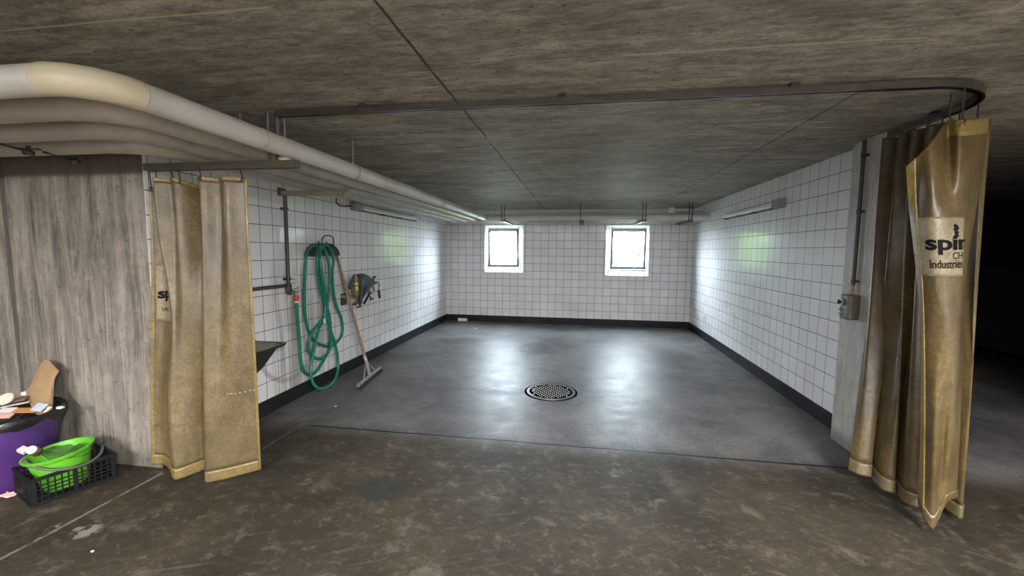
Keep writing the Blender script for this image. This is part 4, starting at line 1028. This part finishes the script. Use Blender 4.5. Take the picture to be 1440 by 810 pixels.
# ---------------------------------------------------------------- dark garage to the right
pp = thing('ceiling_pipe', (6, 7.6, 2.0), 'faint grey pipe across the dark garage right of the right curtain', 'pipe')
obj('pipe_run', TB([(2.6, 7.5, 1.99), (10.9, 7.5, 1.99)], .03, 12), M['dark_conc'], pp, smooth=True)
def car(loc):
    t = thing('car', loc, 'dark parked car barely visible in the unlit garage at the right', 'car')
    L = Vector(loc); bm = bmesh.new()
    # side profile (y, z) rear..front, lofted across x with tumblehome
    prof = [(-2.1, .30), (-2.15, .55), (-2.05, .90), (-1.75, 1.0), (-1.15, 1.36), (-.4, 1.42), (.3, 1.38), (1.0, .98), (1.9, .82), (2.12, .55), (2.05, .28)]
    secs = []
    for xx, k in ((-.86, .93), (-.80, .985), (-.5, 1.0), (.5, 1.0), (.80, .985), (.86, .93)):
        secs.append([bm.verts.new((L.x+xx*(1 if p[1] < 1.0 else .84), L.y+p[0]*(k if p[1] > .9 else 1), L.z+p[1]*k+(1-k)*.3)) for p in prof])
    for i in range(5):
        for j in range(len(prof)-1): bm.faces.new((secs[i][j], secs[i][j+1], secs[i+1][j+1], secs[i+1][j]))
        bm.faces.new((secs[i][-1], secs[i][0], secs[i+1][0], secs[i+1][-1]))
    bm.faces.new(secs[0]); bm.faces.new(secs[-1][::-1])
    b = obj('car_body', bm, M['carpaint'], t, smooth=False, bevel=.03)
    for s_ in (-1, 1):
        bm = bmesh.new(); xw = L.x+s_*.735
        vs = [bm.verts.new((xw+d_, L.y+y, L.z+z)) for d_ in (-.01*s_, .02*s_) for y, z in ((-1.5, 1.0), (-1.05, 1.28), (.25, 1.30), (.8, 1.0))]
        bm.faces.new(vs[:4]); bm.faces.new(vs[4:][::-1])
        for i in range(4): bm.faces.new((vs[i], vs[(i+1) % 4], vs[4+(i+1) % 4], vs[4+i]))
        obj('side_window', bm, M['carglass'], t)
        for yy in (-1.3, 1.3):
            bm = bmesh.new(); lathe(bm, [(.0, -.1), (.18, -.1), (.20, -.085), (.31, -.10), (.32, -.07), (.32, .07), (.31, .1), (.2, .085), (.18, .1), (0, .1)], (L.x+s_*.79, L.y+yy, L.z+.32), 28, 'x'); obj('wheel', bm, M['rubber'], t, smooth=True)
    for s_ in (-.6, .6):
        obj('headlight', B(((L.x+s_-.14, L.y-2.15, L.z+.62), (L.x+s_+.14, L.y-2.08, L.z+.74))), M['carglass'], t)
car((5.9, 5.9, 0))

# ---------------------------------------------------------------- unseen lamps added behind the camera as fill light
for n_, (x, y, wt, lb) in enumerate(FILL_LAMPS):
    t = thing('fill_lamp', (x, y, 2.12), lb, 'fill lamp', 'added fill lamps')
    obj('lamp_housing', B(((x-.65, y-.06, 2.19), (x+.65, y+.06, ZC))), M['lamp_white'], t, bevel=.005)  # housing of the added fill lamp
    obj('lamp_tube', TB([(x-.6, y, 2.165), (x+.6, y, 2.165)], .018, 12), M['fill_tube_on'], t, smooth=True)  # tube of the added fill lamp
    l = bpy.data.lights.new('fill_light', 'AREA'); l.shape = 'RECTANGLE'; l.size = 1.2; l.size_y = .10; l.energy = wt; l.color = WARM
    lo = bpy.data.objects.new('fill_light', l); COL.objects.link(lo); lo.parent = t; lo.location = (0, 0, .02)
